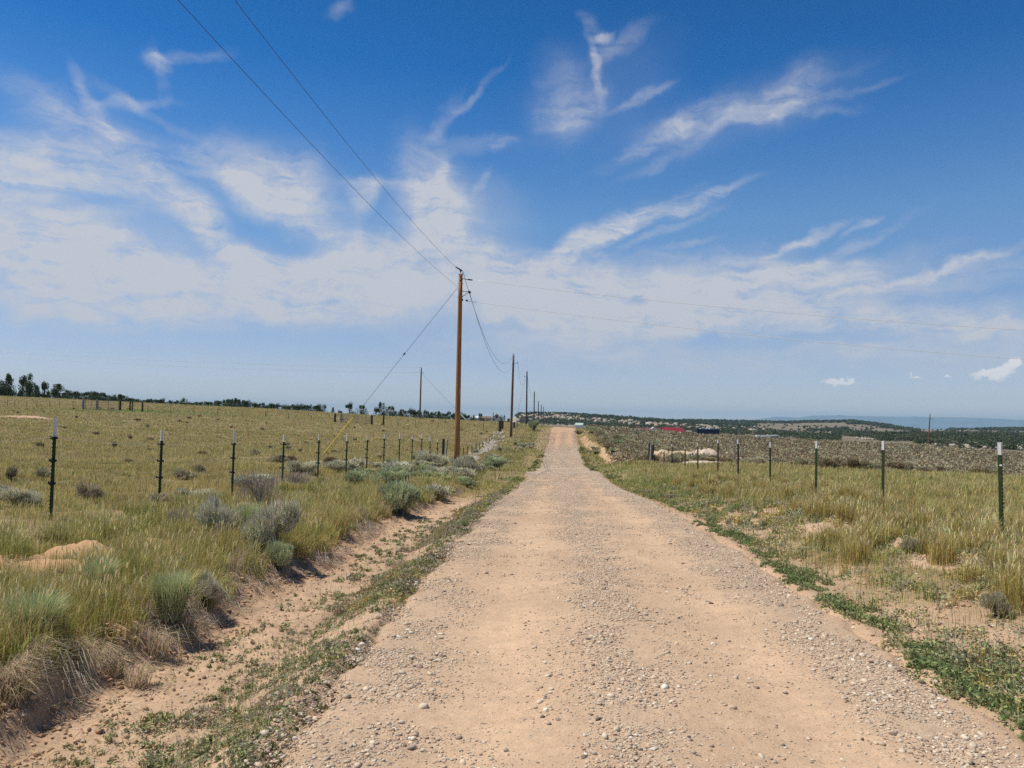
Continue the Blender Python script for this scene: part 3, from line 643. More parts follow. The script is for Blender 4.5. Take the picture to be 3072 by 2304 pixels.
# golden bunches on the right
for px, py, h in [(2540, 1570, .42), (2600, 1600, .4), (2460, 1560, .42), (2570, 1690, .42), (2590, 1650, .4), (2830, 1690, .38), (2800, 1660, .4), (3040, 1830, .5), (3065, 1800, .5), (2490, 1640, .36), (2440, 1480, .4), (2360, 1500, .4), (2290, 1480, .4),
                  (2700, 1600, .4), (2770, 1600, .4), (2890, 1620, .4), (2960, 1640, .4), (2230, 1470, .36), (2650, 1540, .42), (2160, 1450, .36), (3060, 1700, .45), (3000, 1720, .4), (2930, 1660, .4)]:
    x, y, z = hit(px, py); tuft(x, y, 240, h, .16, GOLD, .25, None, .005, True)
for i in range(150):
    y = rng.uniform(5, 30); u = rng.uniform(3.6, 7.5); x = u + road_c(y)
    tuft(x, y, 110, rng.uniform(.22, .42), .12, GOLD if rng.random() < .6 else OLIVE, .28, None, .005, rng.random() < .6)
for i in range(330):                 # left bank bunches
    y = 3.2 * (28 / 3.2) ** rng.random(); x = road_c(y) + float(toe(np.array([y]))[0]) - rng.uniform(.3, 4.2)
    tuft(x, y, 110, rng.uniform(.24, .46), .15, GREEN if rng.random() < .6 else OLIVE, .32, None, .0045, rng.random() < .5)
tag(veg.build('grass', M_grass), 'dry and green prairie grass covering banks and fields', 'grass', kind='stuff')

# low green weeds on the verges and in the ditch
weed = Veg()
def weed_patch(x, y, rad_, n, h, col, size=.014):
    rr = rad_ * np.sqrt(rng.random(n)); a = rng.uniform(0, 2 * math.pi, n); px_, py_ = x + rr * np.cos(a), y + rr * np.sin(a) * .9
    p = on(px_, py_); p[:, 2] += rng.random(n) * h * (1 - (rr / rad_) ** 2 * .7); r = math.hypot(x, y)
    weed.leaves(p, np.full(n, max(size, r * .0013)) * rng.uniform(.6, 1.4, n), jit(col, n, .25), .3, 2.4)
    k = n // 5; q = on(px_[:k], py_[:k]); weed.blades(q, np.full(k, h * 1.3) * rng.uniform(.5, 1.2, k), np.full(k, max(.004, r * .0006)), rng.uniform(.1, .7, k), a[:k], jit(np.asarray(col) * 1.15, k), True)
WG = np.array((.22, .265, .105)); WG2 = np.array((.32, .32, .15)); WGREY = np.array((.42, .39, .26))
for i in range(1150):                                  # left strip between ditch and road
    y = 3.4 * (26 / 3.4) ** rng.random(); u = rng.normal(-2.08, .24); x = u + road_c(y)
    n1 = float(fbm(np.array([x * 1.2]), np.array([y * .8]), 2, 141)[0])
    if rng.random() > (n1 - .36) * 2.4 * (.35 + .65 * (y > 5.5)) + .20 * (y > 6.5): continue
    weed_patch(x, y, rng.uniform(.05, .2), int(rng.uniform(30, 150)), rng.uniform(.03, .10), [WG, WG2, WGREY, OLIVE * .85, DEAD * .8][rng.integers(5)])
for i in range(3200):                                   # sparse sprouts in the ditch and on the shoulder
    y = 3.2 * (16 / 3.2) ** rng.random(); u = rng.uniform(-3.2, -1.15) if rng.random() < .5 else rng.normal(-2.2, .4)
    if u > -1.1 or vnoise(np.array([u * 3.]), np.array([y * 2.2]), 77)[0] < .4: continue
    x = u + road_c(y)
    weed_patch(x, y, rng.uniform(.015, .07), int(rng.uniform(7, 34)), .035, WG if rng.random() < .3 else WG2 if rng.random() < .6 else WGREY, .010)
for i in range(620):                                   # right green line
    y = 3.3 * (30 / 3.3) ** rng.random(); u = rng.normal(2.32, .13) + .25 * (float(fbm(np.array([y * .8]), np.array([.3]), 2, 151)[0]) - .5); x = u + road_c(y)
    n1 = float(fbm(np.array([x * 1.3]), np.array([y * .9]), 2, 142)[0])
    if rng.random() > (n1 - .38) * 3.0 + .15 * (y > 9): continue
    weed_patch(x, y, rng.uniform(.05, .17), int(rng.uniform(40, 150)), rng.uniform(.03, .08), WG if rng.random() < .7 else WG2)
for i in range(2700):                                   # right verge, mixed low plants
    y = 3.6 * (26 / 3.6) ** rng.random(); u = rng.uniform(2.4, 6.0); x = u + road_c(y)
    n1 = float(fbm(np.array([x * .8]), np.array([y * .8]), 2, 143)[0])
    if rng.random() > (n1 - .25) * 2.6: continue
    weed_patch(x, y, rng.uniform(.05, .22), int(rng.uniform(25, 110)), rng.uniform(.04, .16), [WG, WG2, WGREY, OLIVE][rng.integers(4)])
for i in range(260):                                   # green edge further down both sides
    y = rng.uniform(24, 90); s_ = rng.random() < .5
    if vnoise(np.array([y * .35]), np.array([4.0 + s_]), 88)[0] < .42: continue
    u = (-2.08 if s_ else 2.3) + rng.normal(0, .15); x = u + road_c(y)
    weed_patch(x, y, rng.uniform(.15, .45), 60, rng.uniform(.08, .2), [WG, WG2, OLIVE * .9][rng.integers(3)])
for i in range(40):                                   # a few plants pushing through the left wheel edge
    y = rng.uniform(3.4, 7); u = rng.uniform(-2.0, -1.1); x = u + road_c(y); weed_patch(x, y, rng.uniform(.03, .09), int(rng.uniform(10, 40)), .03, WG, .012)
tag(weed.build('weeds', M_leaf), 'low green weeds edging the gravel road and dotting the ditch', 'weeds', kind='stuff')

# ------------------------------------------------------------------ gravel and stones (stuff)
def stones(n, xs, ys_, size, name, label, sink=.35, zf=Hroad, pal=None, flat=(.24, .55)):
    ico = np.array([(-1, 1.6, 0), (1, 1.6, 0), (-1, -1.6, 0), (1, -1.6, 0), (0, -1, 1.6), (0, 1, 1.6), (0, -1, -1.6), (0, 1, -1.6), (1.6, 0, -1), (1.6, 0, 1), (-1.6, 0, -1), (-1.6, 0, 1)]) / 1.9
    tri = np.array([(0, 11, 5), (0, 5, 1), (0, 1, 7), (0, 7, 10), (0, 10, 11), (1, 5, 9), (5, 11, 4), (11, 10, 2), (10, 7, 6), (7, 1, 8), (3, 9, 4), (3, 4, 2), (3, 2, 6), (3, 6, 8), (3, 8, 9), (4, 9, 5), (2, 4, 11), (6, 2, 10), (8, 6, 7), (9, 8, 1)])
    P_ = ico[None] * (1 + rng.uniform(-.3, .3, (n, 12, 1)))
    sc = np.stack([size, size * rng.uniform(.5, .95, n), size * rng.uniform(flat[0], flat[1], n)], 1) / 2
    P_ = P_ * sc[:, None, :]; a = rng.uniform(0, 2 * math.pi, n); tl = rng.normal(0, .25, n)
    x_, z_ = P_[..., 0], P_[..., 2]; P_[..., 0], P_[..., 2] = x_ * np.cos(tl)[:, None] - z_ * np.sin(tl)[:, None], x_ * np.sin(tl)[:, None] + z_ * np.cos(tl)[:, None]
    x_, y_ = P_[..., 0].copy(), P_[..., 1].copy(); P_[..., 0] = x_ * np.cos(a)[:, None] - y_ * np.sin(a)[:, None]; P_[..., 1] = x_ * np.sin(a)[:, None] + y_ * np.cos(a)[:, None]
    base = np.stack([xs, ys_, zf(xs, ys_) + sc[:, 2] * (1 - 2 * sink)], 1); V = (P_ + base[:, None, :]).reshape(-1, 3)
    T = (np.arange(n)[:, None, None] * 12 + tri[None]).reshape(-1, 3)
    pal = np.array([(.60, .46, .32), (.57, .46, .34), (.46, .365, .27), (.66, .545, .40), (.29, .21, .16), (.50, .35, .24), (.20, .155, .125), (.72, .65, .53)]) if pal is None else pal
    pr = np.array([.26, .2, .15, .12, .07, .12, .04, .04]); c = pal[rng.choice(8, n, p=pr)] * rng.uniform(.85, 1.15, (n, 1))
    o = obj_np(name, V, T, np.repeat(c, 12, 0), M_stone); tag(o, label, 'gravel', kind='stuff')
n = 460000; yy = 3.0 * (118 / 3.0) ** rng.random(n) ; uu = rng.uniform(-1.98, 2.05, n); xx = uu + road_c(yy)
gsh = grav_share(uu, xx, yy); cl = fbm(xx * 3, yy * 3, 2, 161)
keep = rng.random(n) < gsh * sstep(.22, .65, cl) * 2.2 * np.clip(yy / 7, .55, 1.2) * (1 - .55 * sstep(24, 110, yy)); xx, yy = xx[keep], yy[keep]; n = len(xx)
sz = np.exp(rng.normal(math.log(.0112), .55, n)); sz = np.clip(np.maximum(sz, yy * .0011), .005, .065)
stones(n, xx, yy, sz, 'gravel', 'angular grey and tan gravel strewn in bands along the road')
n = 5200; yy = 3.0 * (22 / 3.0) ** rng.random(n); uu = np.where(rng.random(n) < .5, rng.uniform(-3.3, -1.8, n), rng.uniform(1.9, 4.6, n)); xx = uu + road_c(yy)
stones(n, xx, yy, np.clip(np.exp(rng.normal(math.log(.014), .45, n)), .006, .05), 'pebbles', 'loose pebbles on the sandy ditch and verge', zf=H)

# ------------------------------------------------------------------ sagebrush and other bushes
SG = np.array((.60, .57, .41)); SGG = np.array((.47, .50, .29)); SGB = np.array((.50, .43, .30)); RB = np.array((.50, .53, .27)); FLA = np.array((.47, .42, .27)); FLB = np.array((.34, .27, .16))
def bush_mesh(n, seed, kind='sage', detail=1.0):
    """unit bush: radius about .5, height about .8; returns (foliage Veg, stems Veg)"""
    global rng
    keep = rng; rng = np.random.default_rng(seed); f = Veg(); w = Veg()
    lobes = 9; la = rng.uniform(0, 2 * math.pi, lobes); lr = rng.uniform(.05, .36, lobes); lc = np.stack([lr * np.cos(la), lr * np.sin(la), rng.uniform(.30, .62, lobes) - lr * .35], 1)
    pick = rng.integers(0, lobes, n); q = rng.normal(size=(n, 3)); q /= np.linalg.norm(q, axis=1)[:, None]; q *= (rng.random((n, 1)) ** .45) * rng.uniform(.13, .24, (lobes, 1))[pick]
    q[:, 2] *= .85; p = lc[pick] + q; p[:, 2] = np.maximum(p[:, 2], .05)
    base = {'sage': SG, 'green': SGG, 'brown': SGB, 'rabbit': RB, 'flat': FLA, 'flatb': FLB}.get(kind, SG)
    c = jit(base, n, .22) * (.8 + .35 * rng.random((lobes, 1))[pick])
    out = p.copy(); out[:, 2] = .25; az_ = np.arctan2(p[:, 1], p[:, 0]) + rng.normal(0, .5, n)
    if kind == 'dead':
        pass
    elif kind == 'rabbit':
        a = rng.uniform(0, 2 * math.pi, n); r0 = .16 * np.sqrt(rng.random(n)); b0 = np.stack([r0 * np.cos(a), r0 * np.sin(a), rng.uniform(0, .45, n)], 1)
        ln = np.clip(rng.uniform(.05, .7, n) * (r0 / .16) + rng.normal(0, .10, n), 0, .9); hh = rng.uniform(.16, .52, n); b0[:, :2] *= (1 + b0[:, 2:] * 1.8)
        f.blades(b0, hh, np.full(n, .010 * detail), ln, a, c, True, c * 1.35)
    else:
        hh = rng.uniform(.05, .13, n) * detail ** .5
        f.blades(p, hh, np.full(n, .017 * detail), np.clip(rng.normal(.35, .2, n), 0, .9), az_, c, False, c * 1.15)
        f.leaves(p[: n // 2] - [0, 0, .02], np.full(n // 2, .022 * detail), c[: n // 2] * .95, .2, 2.4)
        k = n // 22; i = rng.choice(n, k, False); hi = p[i]; f.blades(hi, rng.uniform(.12, .26, k), np.full(k, .010 * detail), np.full(k, .2), az_[i], jit(base * 1.2, k), True)
    m = 46 if kind != 'dead' else 260
    a = rng.uniform(0, 2 * math.pi, m); s0 = np.stack([.05 * np.cos(a), .05 * np.sin(a), 0 * a - .03], 1)
    wc = jit(np.array((.20, .155, .12)) if kind != 'dead' else np.array((.33, .27, .22)), m, .25)
    w.blades(s0, rng.uniform(.35, .68 if kind != 'dead' else .85, m), np.full(m, .028 if kind != 'dead' else .014) * (1 if detail < 2 else 1.6), rng.uniform(.2, .85, m), a, wc, True, wc, .9)
    if kind == 'dead':
        m2 = 500; a2 = rng.uniform(0, 2 * math.pi, m2); rr = .4 * np.sqrt(rng.random(m2)); p2 = np.stack([rr * np.cos(a2), rr * np.sin(a2), .15 + .4 * rng.random(m2)], 1)
        w.blades(p2, rng.uniform(.12, .35, m2), np.full(m2, .008), rng.uniform(.1, .7, m2), a2, jit(np.array((.42, .36, .29)), m2), True)
    rng = keep
    return f, w
def bush_thing(name, n, seed, kind, detail):
    f, w = bush_mesh(n, seed, kind, detail); r = empty(name, (0, 0, 0))
    if f.V: f.build('foliage', M_leaf, r)
    w.build('branches', M_leaf, r)
    return r
PROTO = {}
def put_bush(kind, x, y, width, height, label, group=None, hi=True, name=None, tilt=(0, 0)):
    key = (kind, hi, int(rng.integers(0, 2)))
    nm = name or {'sage': 'sagebrush', 'green': 'sagebrush', 'brown': 'sagebrush', 'rabbit': 'rabbitbrush', 'dead': 'dead_bush', 'flat': 'sagebrush', 'flatb': 'sagebrush'}[kind]
    sc = (width, width, height / .8)
    if key not in PROTO:
        o = bush_thing(nm, (3600 if kind == 'rabbit' else 5200) if hi else 900, hash(str(key)) % 1000 + len(PROTO) * 7 if False else len(PROTO) * 13 + 5, kind, 1.0 if hi else 2.2); PROTO[key] = o
        o.location = (x, y, gz(x, y) - .02); o.rotation_euler = (tilt[0], tilt[1], rng.uniform(0, 6.28)); o.scale = sc
    else:
        o = dup(PROTO[key], (x, y, gz(x, y) - .02), rng.uniform(0, 6.28), sc, tilt); o.name = nm
    tag(o, label, 'bush', group); return o
NEARB = [  # kind, px, base py, width px, height px, label
    ('rabbit', 512, 1858, 170, 140, 'bright green feathery bush perched on the lip of the eroded bank'),
    ('sage', 618, 1822, 105, 120, 'small grey sagebrush leaning out of the bank beside the feathery green bush'),
    ('rabbit', 105, 1940, 220, 170, 'big green feathery bush at the left edge just above the cut'),
    ('rabbit', 300, 1800, 130, 130, 'green feathery bush below the orange dirt mounds'),
    ('sage', 815, 1660, 165, 190, 'tall silver sagebrush with pale upright stems near the bank top'),
    ('rabbit', 745, 1620, 110, 110, 'green bush pressed against the left side of the tall silver sagebrush'),
    ('green', 838, 1710, 120, 110, 'dark green bush in the shade below the tall silver sagebrush'),
    ('dead', 770, 1535, 150, 140, 'bare twiggy brown bush behind the small dirt mound'),
    ('sage', 655, 1625, 130, 160, 'narrow grey sagebrush with a dark trunk left of the bare twiggy bush'),
    ('dead', 550, 1600, 120, 90, 'fallen tangle of grey dead branches left of the narrow sagebrush'),
    ('green', 1195, 1545, 170, 120, 'broad pale green sagebrush standing alone where the ditch bends'),
    ('green', 1165, 1470, 120, 75, 'wide sagebrush straight behind the broad pale green one'),
    ('sage', 1290, 1400, 100, 58, 'sagebrush at the foot of the nearest brown pole, to its left'),
    ('sage', 1400, 1420, 90, 62, 'grey sagebrush just right of the nearest brown pole'),
    ('green', 1478, 1412, 90, 50, 'flat sagebrush two bushes right of the nearest brown pole'),
    ('sage', 1300, 1440, 80, 50, 'sagebrush in the dry grass below the nearest brown pole'),
    ('sage', 45, 1520, 130, 80, 'round silver sagebrush left of the nearest steel fence post'),
    ('brown', 265, 1500, 95, 62, 'dark sparse bush midway between the two nearest left fence posts'),
    ('sage', 900, 1425, 110, 55, 'grey sagebrush behind the fourth left fence post'),
    ('sage', 1010, 1415, 90, 40, 'low grey sagebrush among the left fence posts'),
    ('green', 1065, 1460, 90, 55, 'sagebrush in front of the sixth left fence post'),
    ('brown', 480, 1520, 90, 50, 'thin brown bush at the foot of the second left fence post'),
    ('sage', 590, 1510, 130, 60, 'pale low sagebrush between the second and third left fence posts'),
    ('dead', 885, 1465, 110, 60, 'pale tangle of dry brush by the fourth left fence post'),
    ('flat', 2990, 1850, 90, 85, 'small dark green bush on the bare right verge'),
    ('brown', 2745, 1652, 90, 45, 'flattened grey brush on a small dirt mound beside the right verge'),
]
for kd_, px, py, wp, hp, lb in NEARB:
    x, y, z = hit(px, py); put_bush(kd_, x, y, wp / FPX * y * 1.05, hp / FPX * y, lb)
x, y, z = hit(1603, 1269); y = 118; x = P(1603, 1269, y).x
put_bush('green', x, y, 1.9, 1.9, 'dark olive bush at the crest left of the road', None, False, 'juniper_shrub')
# bushes on the orange cut right of the road
for i, (px, py, wp, hp) in enumerate([(1775, 1300, 60, 24), (1800, 1322, 60, 28), (1822, 1345, 55, 24), (1858, 1362, 60, 26), (1878, 1372, 46, 22), (1905, 1372, 60, 26), (1850, 1330, 60, 20), (1900, 1350, 46, 18), (1735, 1290, 40, 12), (1925, 1380, 40, 20)]):
    y = [112, 98, 86, 78, 72, 70, 92, 80, 120, 62][i]; x = P(px, py, y).x
    put_bush('flat' if i % 3 else 'green', x, y, wp / FPX * y, hp / FPX * y * 1.1, 'large sagebrush crowding the top of the orange bank right of the road', 'sagebrush along the orange bank right of the road', False)
for i in range(46):
    y = rng.uniform(56, 120); u = rng.uniform(3.4, 10) + .9 * (y < 80); x = u + road_c(y)
    put_bush(['flat', 'green', 'flat'][int(rng.integers(3))], x, y, rng.uniform(.9, 1.9), rng.uniform(.5, .95), 'waist-high sagebrush crowding the slope right of the dip in the road', 'sagebrush on the slope right of the dip', False)
# the sagebrush flat to the right
xs, ys_, rs = scatter(24000, 42, 205, 0.6, -2, 42)
k = (sage_flat(xs, ys_) > .5); xs, ys_, rs = xs[k], ys_[k], rs[k]
ok = np.ones(len(xs), bool)
for (mx, my, mh, rx, ry) in MOUNDS[4:11]: ok &= ((xs - mx) / rx) ** 2 + ((ys_ - my) / ry) ** 2 > 1.1
# in front of the dirt heaps keep the view open
xs, ys_, rs = xs[ok], ys_[ok], rs[ok]; o_ = np.argsort(rs); xs, ys_, rs = xs[o_], ys_[o_], rs[o_]
cell = {}; sel = []
for i in range(len(xs)):
    c_ = (int(xs[i] / 1.45), int(ys_[i] / 1.45))
    if c_ in cell: continue
    cell[c_] = 1; sel.append(i)
    if len(sel) > 6500: break
sel = np.array(sel)
for q_, i in enumerate(sel[:80]):
    put_bush(['flat', 'flat', 'flatb'][int(rng.integers(3))], xs[i], ys_[i], rng.uniform(.9, 1.8), rng.uniform(.40, .8), 'knee-high grey-green sagebrush at the near edge of the brush flat beyond the right fence', 'sagebrush on the near edge of the right flat', False)
mass = Veg()
def cheap_bushes(xs, ys_, wd, ht, cols, nl, veg_):
    n = len(xs); p0 = on(xs, ys_)
    q = rng.normal(size=(n, nl, 3)); q /= np.linalg.norm(q, axis=2)[..., None]; q[..., 2] = np.abs(q[..., 2]); q *= rng.random((n, nl, 1)) ** .3
    p = p0[:, None, :] + q * np.stack([wd / 2, wd / 2, ht], 1)[:, None, :]; r = np.hypot(xs, ys_)
    c = np.repeat(cols[:, None, :], nl, 1).reshape(-1, 3)
    sz = np.repeat(np.maximum(.13, r * .0015), nl)
    veg_.leaves(p.reshape(-1, 3), sz * rng.uniform(.7, 1.3, n * nl), jit(c, n * nl, .10, .03), -.6, 1.4)
i = sel[80:]; n = len(i)
cols = np.array([FLA, FLA * .85, FLB * 1.1, np.array((.33, .26, .17))])[rng.integers(0, 4, n)] * rng.uniform(.65, 1.25, (n, 1))
cheap_bushes(xs[i], ys_[i], rng.uniform(.9, 2.1, n), rng.uniform(.40, .95, n), cols, 60, mass)
tag(mass.build('sagebrush_cover', M_leaf), 'thousands of low sagebrush covering the flat to the right', 'sagebrush', kind='stuff')
# scattered low bushes in the left field
xs, ys_, rs = scatter(900, 18, 180, 1.1, -44, -3); u = xs - road_c(ys_); k = (u < -9.5); xs, ys_, rs = xs[k][:100], ys_[k][:100], rs[k][:100]
for j in range(len(xs)):
    put_bush(['flatb', 'flatb', 'flat'][int(rng.integers(3))], xs[j], ys_[j], rng.uniform(.4, 1.0), rng.uniform(.2, .42), 'small dark sagebrush dotted in the dry grass of the left field', 'sagebrush dotted over the left field', False)
xs, ys_, rs = scatter(420, 20, 100, 1.0, -22, 2); u = xs - road_c(ys_); k = (u < -3.6) & (u > -9) & (vnoise(xs * .3, ys_ * .12, 401) > .42); xs, ys_ = xs[k], ys_[k]
for j in range(len(xs)):
    put_bush(['green', 'sage'][int(rng.integers(2))], xs[j], ys_[j], rng.uniform(.6, 1.6), rng.uniform(.3, .6), 'grey-green sagebrush on the strip between the left fence and the road', 'sagebrush on the strip beside the left fence', False)

# tumbleweeds piled along the left fence
tw = Veg()
for i in range(190):
    y = rng.uniform(60, 112); x = -7.2 + rng.normal(0, .45)
    if vnoise(np.array([y * .35]), np.array([.5]), 7)[0] < .35: continue
    a = on(np.array([x]), np.array([y]))[0]
    if 1 :
        m = 60; q = rng.normal(size=(m, 3)); q /= np.linalg.norm(q, axis=1)[:, None]; R_ = rng.uniform(.09, .22); p = a + [0, 0, R_ * .6] + q * R_ * rng.random((m, 1)) ** .4
        tw.leaves(p, np.full(m, .05), jit(np.array((.86, .78, .66)), m, .12, .03), 0, 4)
tag(tw.build('tumbleweed_drift', M_leaf), 'drift of bleached tumbleweeds caught along the left fence beyond the pole', 'tumbleweeds', kind='stuff')

# ------------------------------------------------------------------ steel fence posts
ORD = ['nearest', 'second nearest', 'third', 'fourth', 'fifth', 'sixth', 'seventh', 'eighth', 'ninth', 'tenth', 'eleventh', 'twelfth', 'thirteenth', 'fourteenth', 'fifteenth', 'sixteenth', 'seventeenth', 'eighteenth', 'nineteenth', 'twentieth', 'twenty-first', 'twenty-second', 'twenty-third', 'twenty-fourth']
def t_section(mb, z0, z1, f=.024, w=.036, t=.0045):
    mb.prism([(-f, -t), (f, -t), (f, 0), (t * .8, .002), (t * .6, w), (-t * .6, w), (-t * .8, .002), (-f, 0)], z0, z1)
    z = z0 + .05
    while z < z1 - .02: mb.box(-.005, .005, -t - .009, -t - .0005, z, z + .022); z += .055
def make_post(name, h, tip, paint, ins=(), big=1.0):
    r = empty(name, (0, 0, 0))
    a = MB(); t_section(a, -.1, h - tip - .001, .024 * big, .036 * big, .0045 * big); a.build('post_shaft', paint, r)
    if tip > 0: a = MB(); t_section(a, h - tip, h, .0245 * big, .037 * big, .005 * big); a.build('white_tip', M_white, r)
    for d in ins:
        z = h - d; a = MB(); a.box(-.052, .052, -.03, .062, z - .016, z + .016); a.tube([(-.052, .01, z), (-.095, -.03, z)], .011, 6); a.tube([(-.10, -.035, z - .02), (-.10, -.035, z + .02)], .014, 6)
        a.tube([(.052, .0, z), (.075, .01, z)], .013, 6); a.build('insulator', M_black, r)
    return r
def stand(o, top, y, lean_deg=0, h0=1.5, base_px=None):
    """put a post prototype copy so that its head sits at TOP (a point), foot on the ground"""
    x = top.x - math.tan(R(lean_deg)) * 1.5; g_ = gz(x, top.y); h = (top.z - g_)
    o.location = (x, top.y, g_); o.rotation_euler = (0, R(lean_deg), o.rotation_euler[2]); o.scale = (1, 1, h / h0)
    return h
def at_x(px, py, x):
    d = px_dir(px, py); return P(px, py, x * d.y / d.x)
LEFT = [(168, 1252), (486, 1292), (707, 1293), (853, 1304), (958, 1302), (1043, 1301), (1103, 1305), (1153.5, 1301), (1200, 1299), (1237.5, 1306), (1265.5, 1304), (1290.5, 1310), (1312.7, 1317)]
pA = make_post('fence_post', 1.5, .28, M_green, (.30, .63, .96), 1.12); pA.rotation_euler = (0, 0, R(-58))
pB = make_post('fence_post', 1.5, .20, M_green, (.27, .60, .93), 1.12); pB.rotation_euler = (0, 0, R(-54))
hooks = []
usedA = usedB = False
for i, (px, py) in enumerate(LEFT):
    top = at_x(px, py, -7.6)
    if i in (0, 2, 5, 8, 11): src = pA; first = not usedA; usedA = True
    else: src = pB; first = not usedB; usedB = True
    o = src if first else dup(src, (0, 0, 0), R(-[58, 54, 62, 50, 60, 55, 61, 51, 57, 60, 54, 59, 52][i]))
    ln = [1.0, .6, 1.9, 1.2, .9, 1.4, .8, .6, .9, .7, .4, .3, .5][i]
    h = stand(o, top, top.y, ln)
    hooks.append(Vector((top.x - math.tan(R(ln)) * .28, top.y, top.z - (.29 if src is pA else .265) * h / 1.5)))
    if i == 0: lb = 'nearest dark green post of the left fence, white tipped with three black insulators'
    else: lb = ORD[i] + ' steel post from the camera in the left fence, white tip and black insulators'
    tag(o, lb, 'fence post', 'steel posts of the left roadside fence')
# the posts that climb on beyond the brown pole
pC = make_post('fence_post', 1.5, .22, M_green, (), 1.3); pC['first'] = 0
row = [(1391, 1335), (1403.5, 1331), (1416, 1331), (1428.7, 1325), (1439, 1322), (1448.7, 1320.5), (1459, 1310), (1468.5, 1305), (1476.5, 1299), (1484, 1297), (1491, 1293.5), (1497.5, 1294), (1505, 1293), (1511, 1294), (1517, 1295), (1523, 1294)]
for i, (px, py) in enumerate(row):
    y = 7.6 * FPX / (1657 - px) if i < 9 else 97 + (i - 8) * 3.6; top = P(px, py, y)
    o = pC if i == 0 else dup(pC, (0, 0, 0), R(25)); stand(o, top, y, rng.normal(.3, .6))
    tag(o, ORD[i] + ' small white-tipped post of the left fence counted on from the brown pole', 'fence post', 'steel posts of the left fence beyond the brown pole')
del pC['first']
# cross fence along the top of the left field
cross = [(22, 1219), (44, 1218), (80, 1223), (110, 1218), (149, 1221), (179, 1221), (219, 1224), (444, 1211), (513, 1213), (582, 1218), (654, 1225), (727, 1229), (797, 1231), (796.5 + 70, 1236), (934, 1242), (985 - 50 + 0, 1242)][:15] + [(1194, 1254), (1247, 1255), (1315, 1262), (1386, 1265), (1450, 1264)]
for i, (px, py) in enumerate(cross):
    y = float(np.interp(px, [0, 365, 655, 866, 1150, 1450], [143, 128, 124, 121, 118, 114])); top = P(px, py, y)
    o = dup(pC, (0, 0, 0), R(20)); h = stand(o, top, y, rng.normal(0, .8)); 
    if h < .6 or h > 2.2: g_ = o.location.z; o.scale = (1, 1, 1.0)
    side = 'left of the far left gate' if px < 240 else ('between the two far gates' if px < 1000 else 'right of the second far gate')
    seq = [q for q in cross if (q[0] < 240) == (px < 240) and (240 <= q[0] < 1000) == (240 <= px < 1000)]
    k_ = sorted(q[0] for q in seq).index(px)
    tag(o, f'{["leftmost", "second", "third", "fourth", "fifth", "sixth", "seventh", "eighth", "ninth"][k_]} thin far-off post from the left, {side}', 'fence post', 'thin posts of the cross fence over the left field')
# right fence
RIGHT = [(2993.6, 1327, 11.1, -2.1), (2658, 1323, 15.5, 1.9), (2456, 1324, 19.6, 1.9), (2308, 1326, 24.3, -1.8), (2214.7, 1318.7, 28.7, -.4), (2155.4, 1319.4, 33.0, .5), (2093, 1329.6, 38.0, -1), (2056, 1340.4, 42, 0), (2016, 1333, 46.5, -.5), (1992.6, 1351, 50, 0), (1963, 1362, 53.5, .3),
         (1884, 1338, 64, 0), (1872, 1334, 70, 0), (1858, 1330, 78, .5), (1846, 1326, 86, 0)]
pR = make_post('fence_post', 1.5, .19, M_green2, (), 1.18); pR.rotation_euler = (0, 0, R(48))
pR2 = make_post('fence_post', 1.5, .16, M_rust, (), 1.35); pR2.rotation_euler = (0, 0, R(40))
u1 = u2 = False
for i, (px, py, y, ln) in enumerate(RIGHT):
    top = P(px, py, y)
    if i < 4: o = pR if not u1 else dup(pR, (0, 0, 0), R(48 + 6 * i)); u1 = True
    else: o = pR2 if not u2 else dup(pR2, (0, 0, 0), R(40)); u2 = True
    stand(o, top, y, ln)
    lb = {0: 'nearest olive steel post of the right fence, with a yellow insulator halfway up'}.get(i, ORD[i] + ' post from the camera in the right fence, ' + ('olive with white tip' if i < 4 else 'thin, rusty, pale tipped' if i < 11 else 'half lost in sagebrush'))
    tag(o, lb, 'fence post', 'steel posts of the right roadside fence')
o = pR
a = MB(); a.box(.028, .075, -.02, .02, .55, .59); a.tube([(.075, 0, .57), (.095, 0, .57)], .016, 8); o2 = a.build('insulator', mat('yellow_plastic', (.80, .55, .14), .45), o); o2['label'] = 'faded yellow plastic insulator'
a = MB(); a.box(-.03, .03, -.025, -.012, .13, .155); a.build('wire_clip', M_white, o)
a = MB(); a.box(.026, .045, -.015, .015, 1.14, 1.165); a.box(-.045, -.026, -.015, .015, 1.14, 1.165); a.build('wire_clip', M_white, o)
# pale wire through the top insulators on the left
def sag(a, b, s, n=14): return [a.lerp(b, t / n) - Vector((0, 0, s * 4 * (t / n) * (1 - t / n))) for t in range(n + 1)]
pts = []
off = at_x(-140, 1355, -7.6); off.y = 8.6; off.x = -7.6; off.z = hooks[0].z - .05
ch = [off] + hooks
for i in range(len(ch) - 1): pts += sag(ch[i], ch[i + 1], .045 if i else .03, 10)[:-1]
a = MB(); a.tube(pts + [ch[-1]], .0042, 5); tag(a.build('fence_wire', M_wire, smooth=True), 'pale top wire strung through the insulators of the left fence', 'wire')
pts = []
ch2 = [c_ - Vector((0, 0, .345)) for c_ in ch]
for i in range(len(ch2) - 1): pts += sag(ch2[i], ch2[i + 1], .05, 8)[:-1]
a = MB(); a.tube(pts + [ch2[-1]], .0016, 4); tag(a.build('fence_wire', M_cable, smooth=True), 'thin dark middle wire strung through the insulators of the left fence', 'wire')
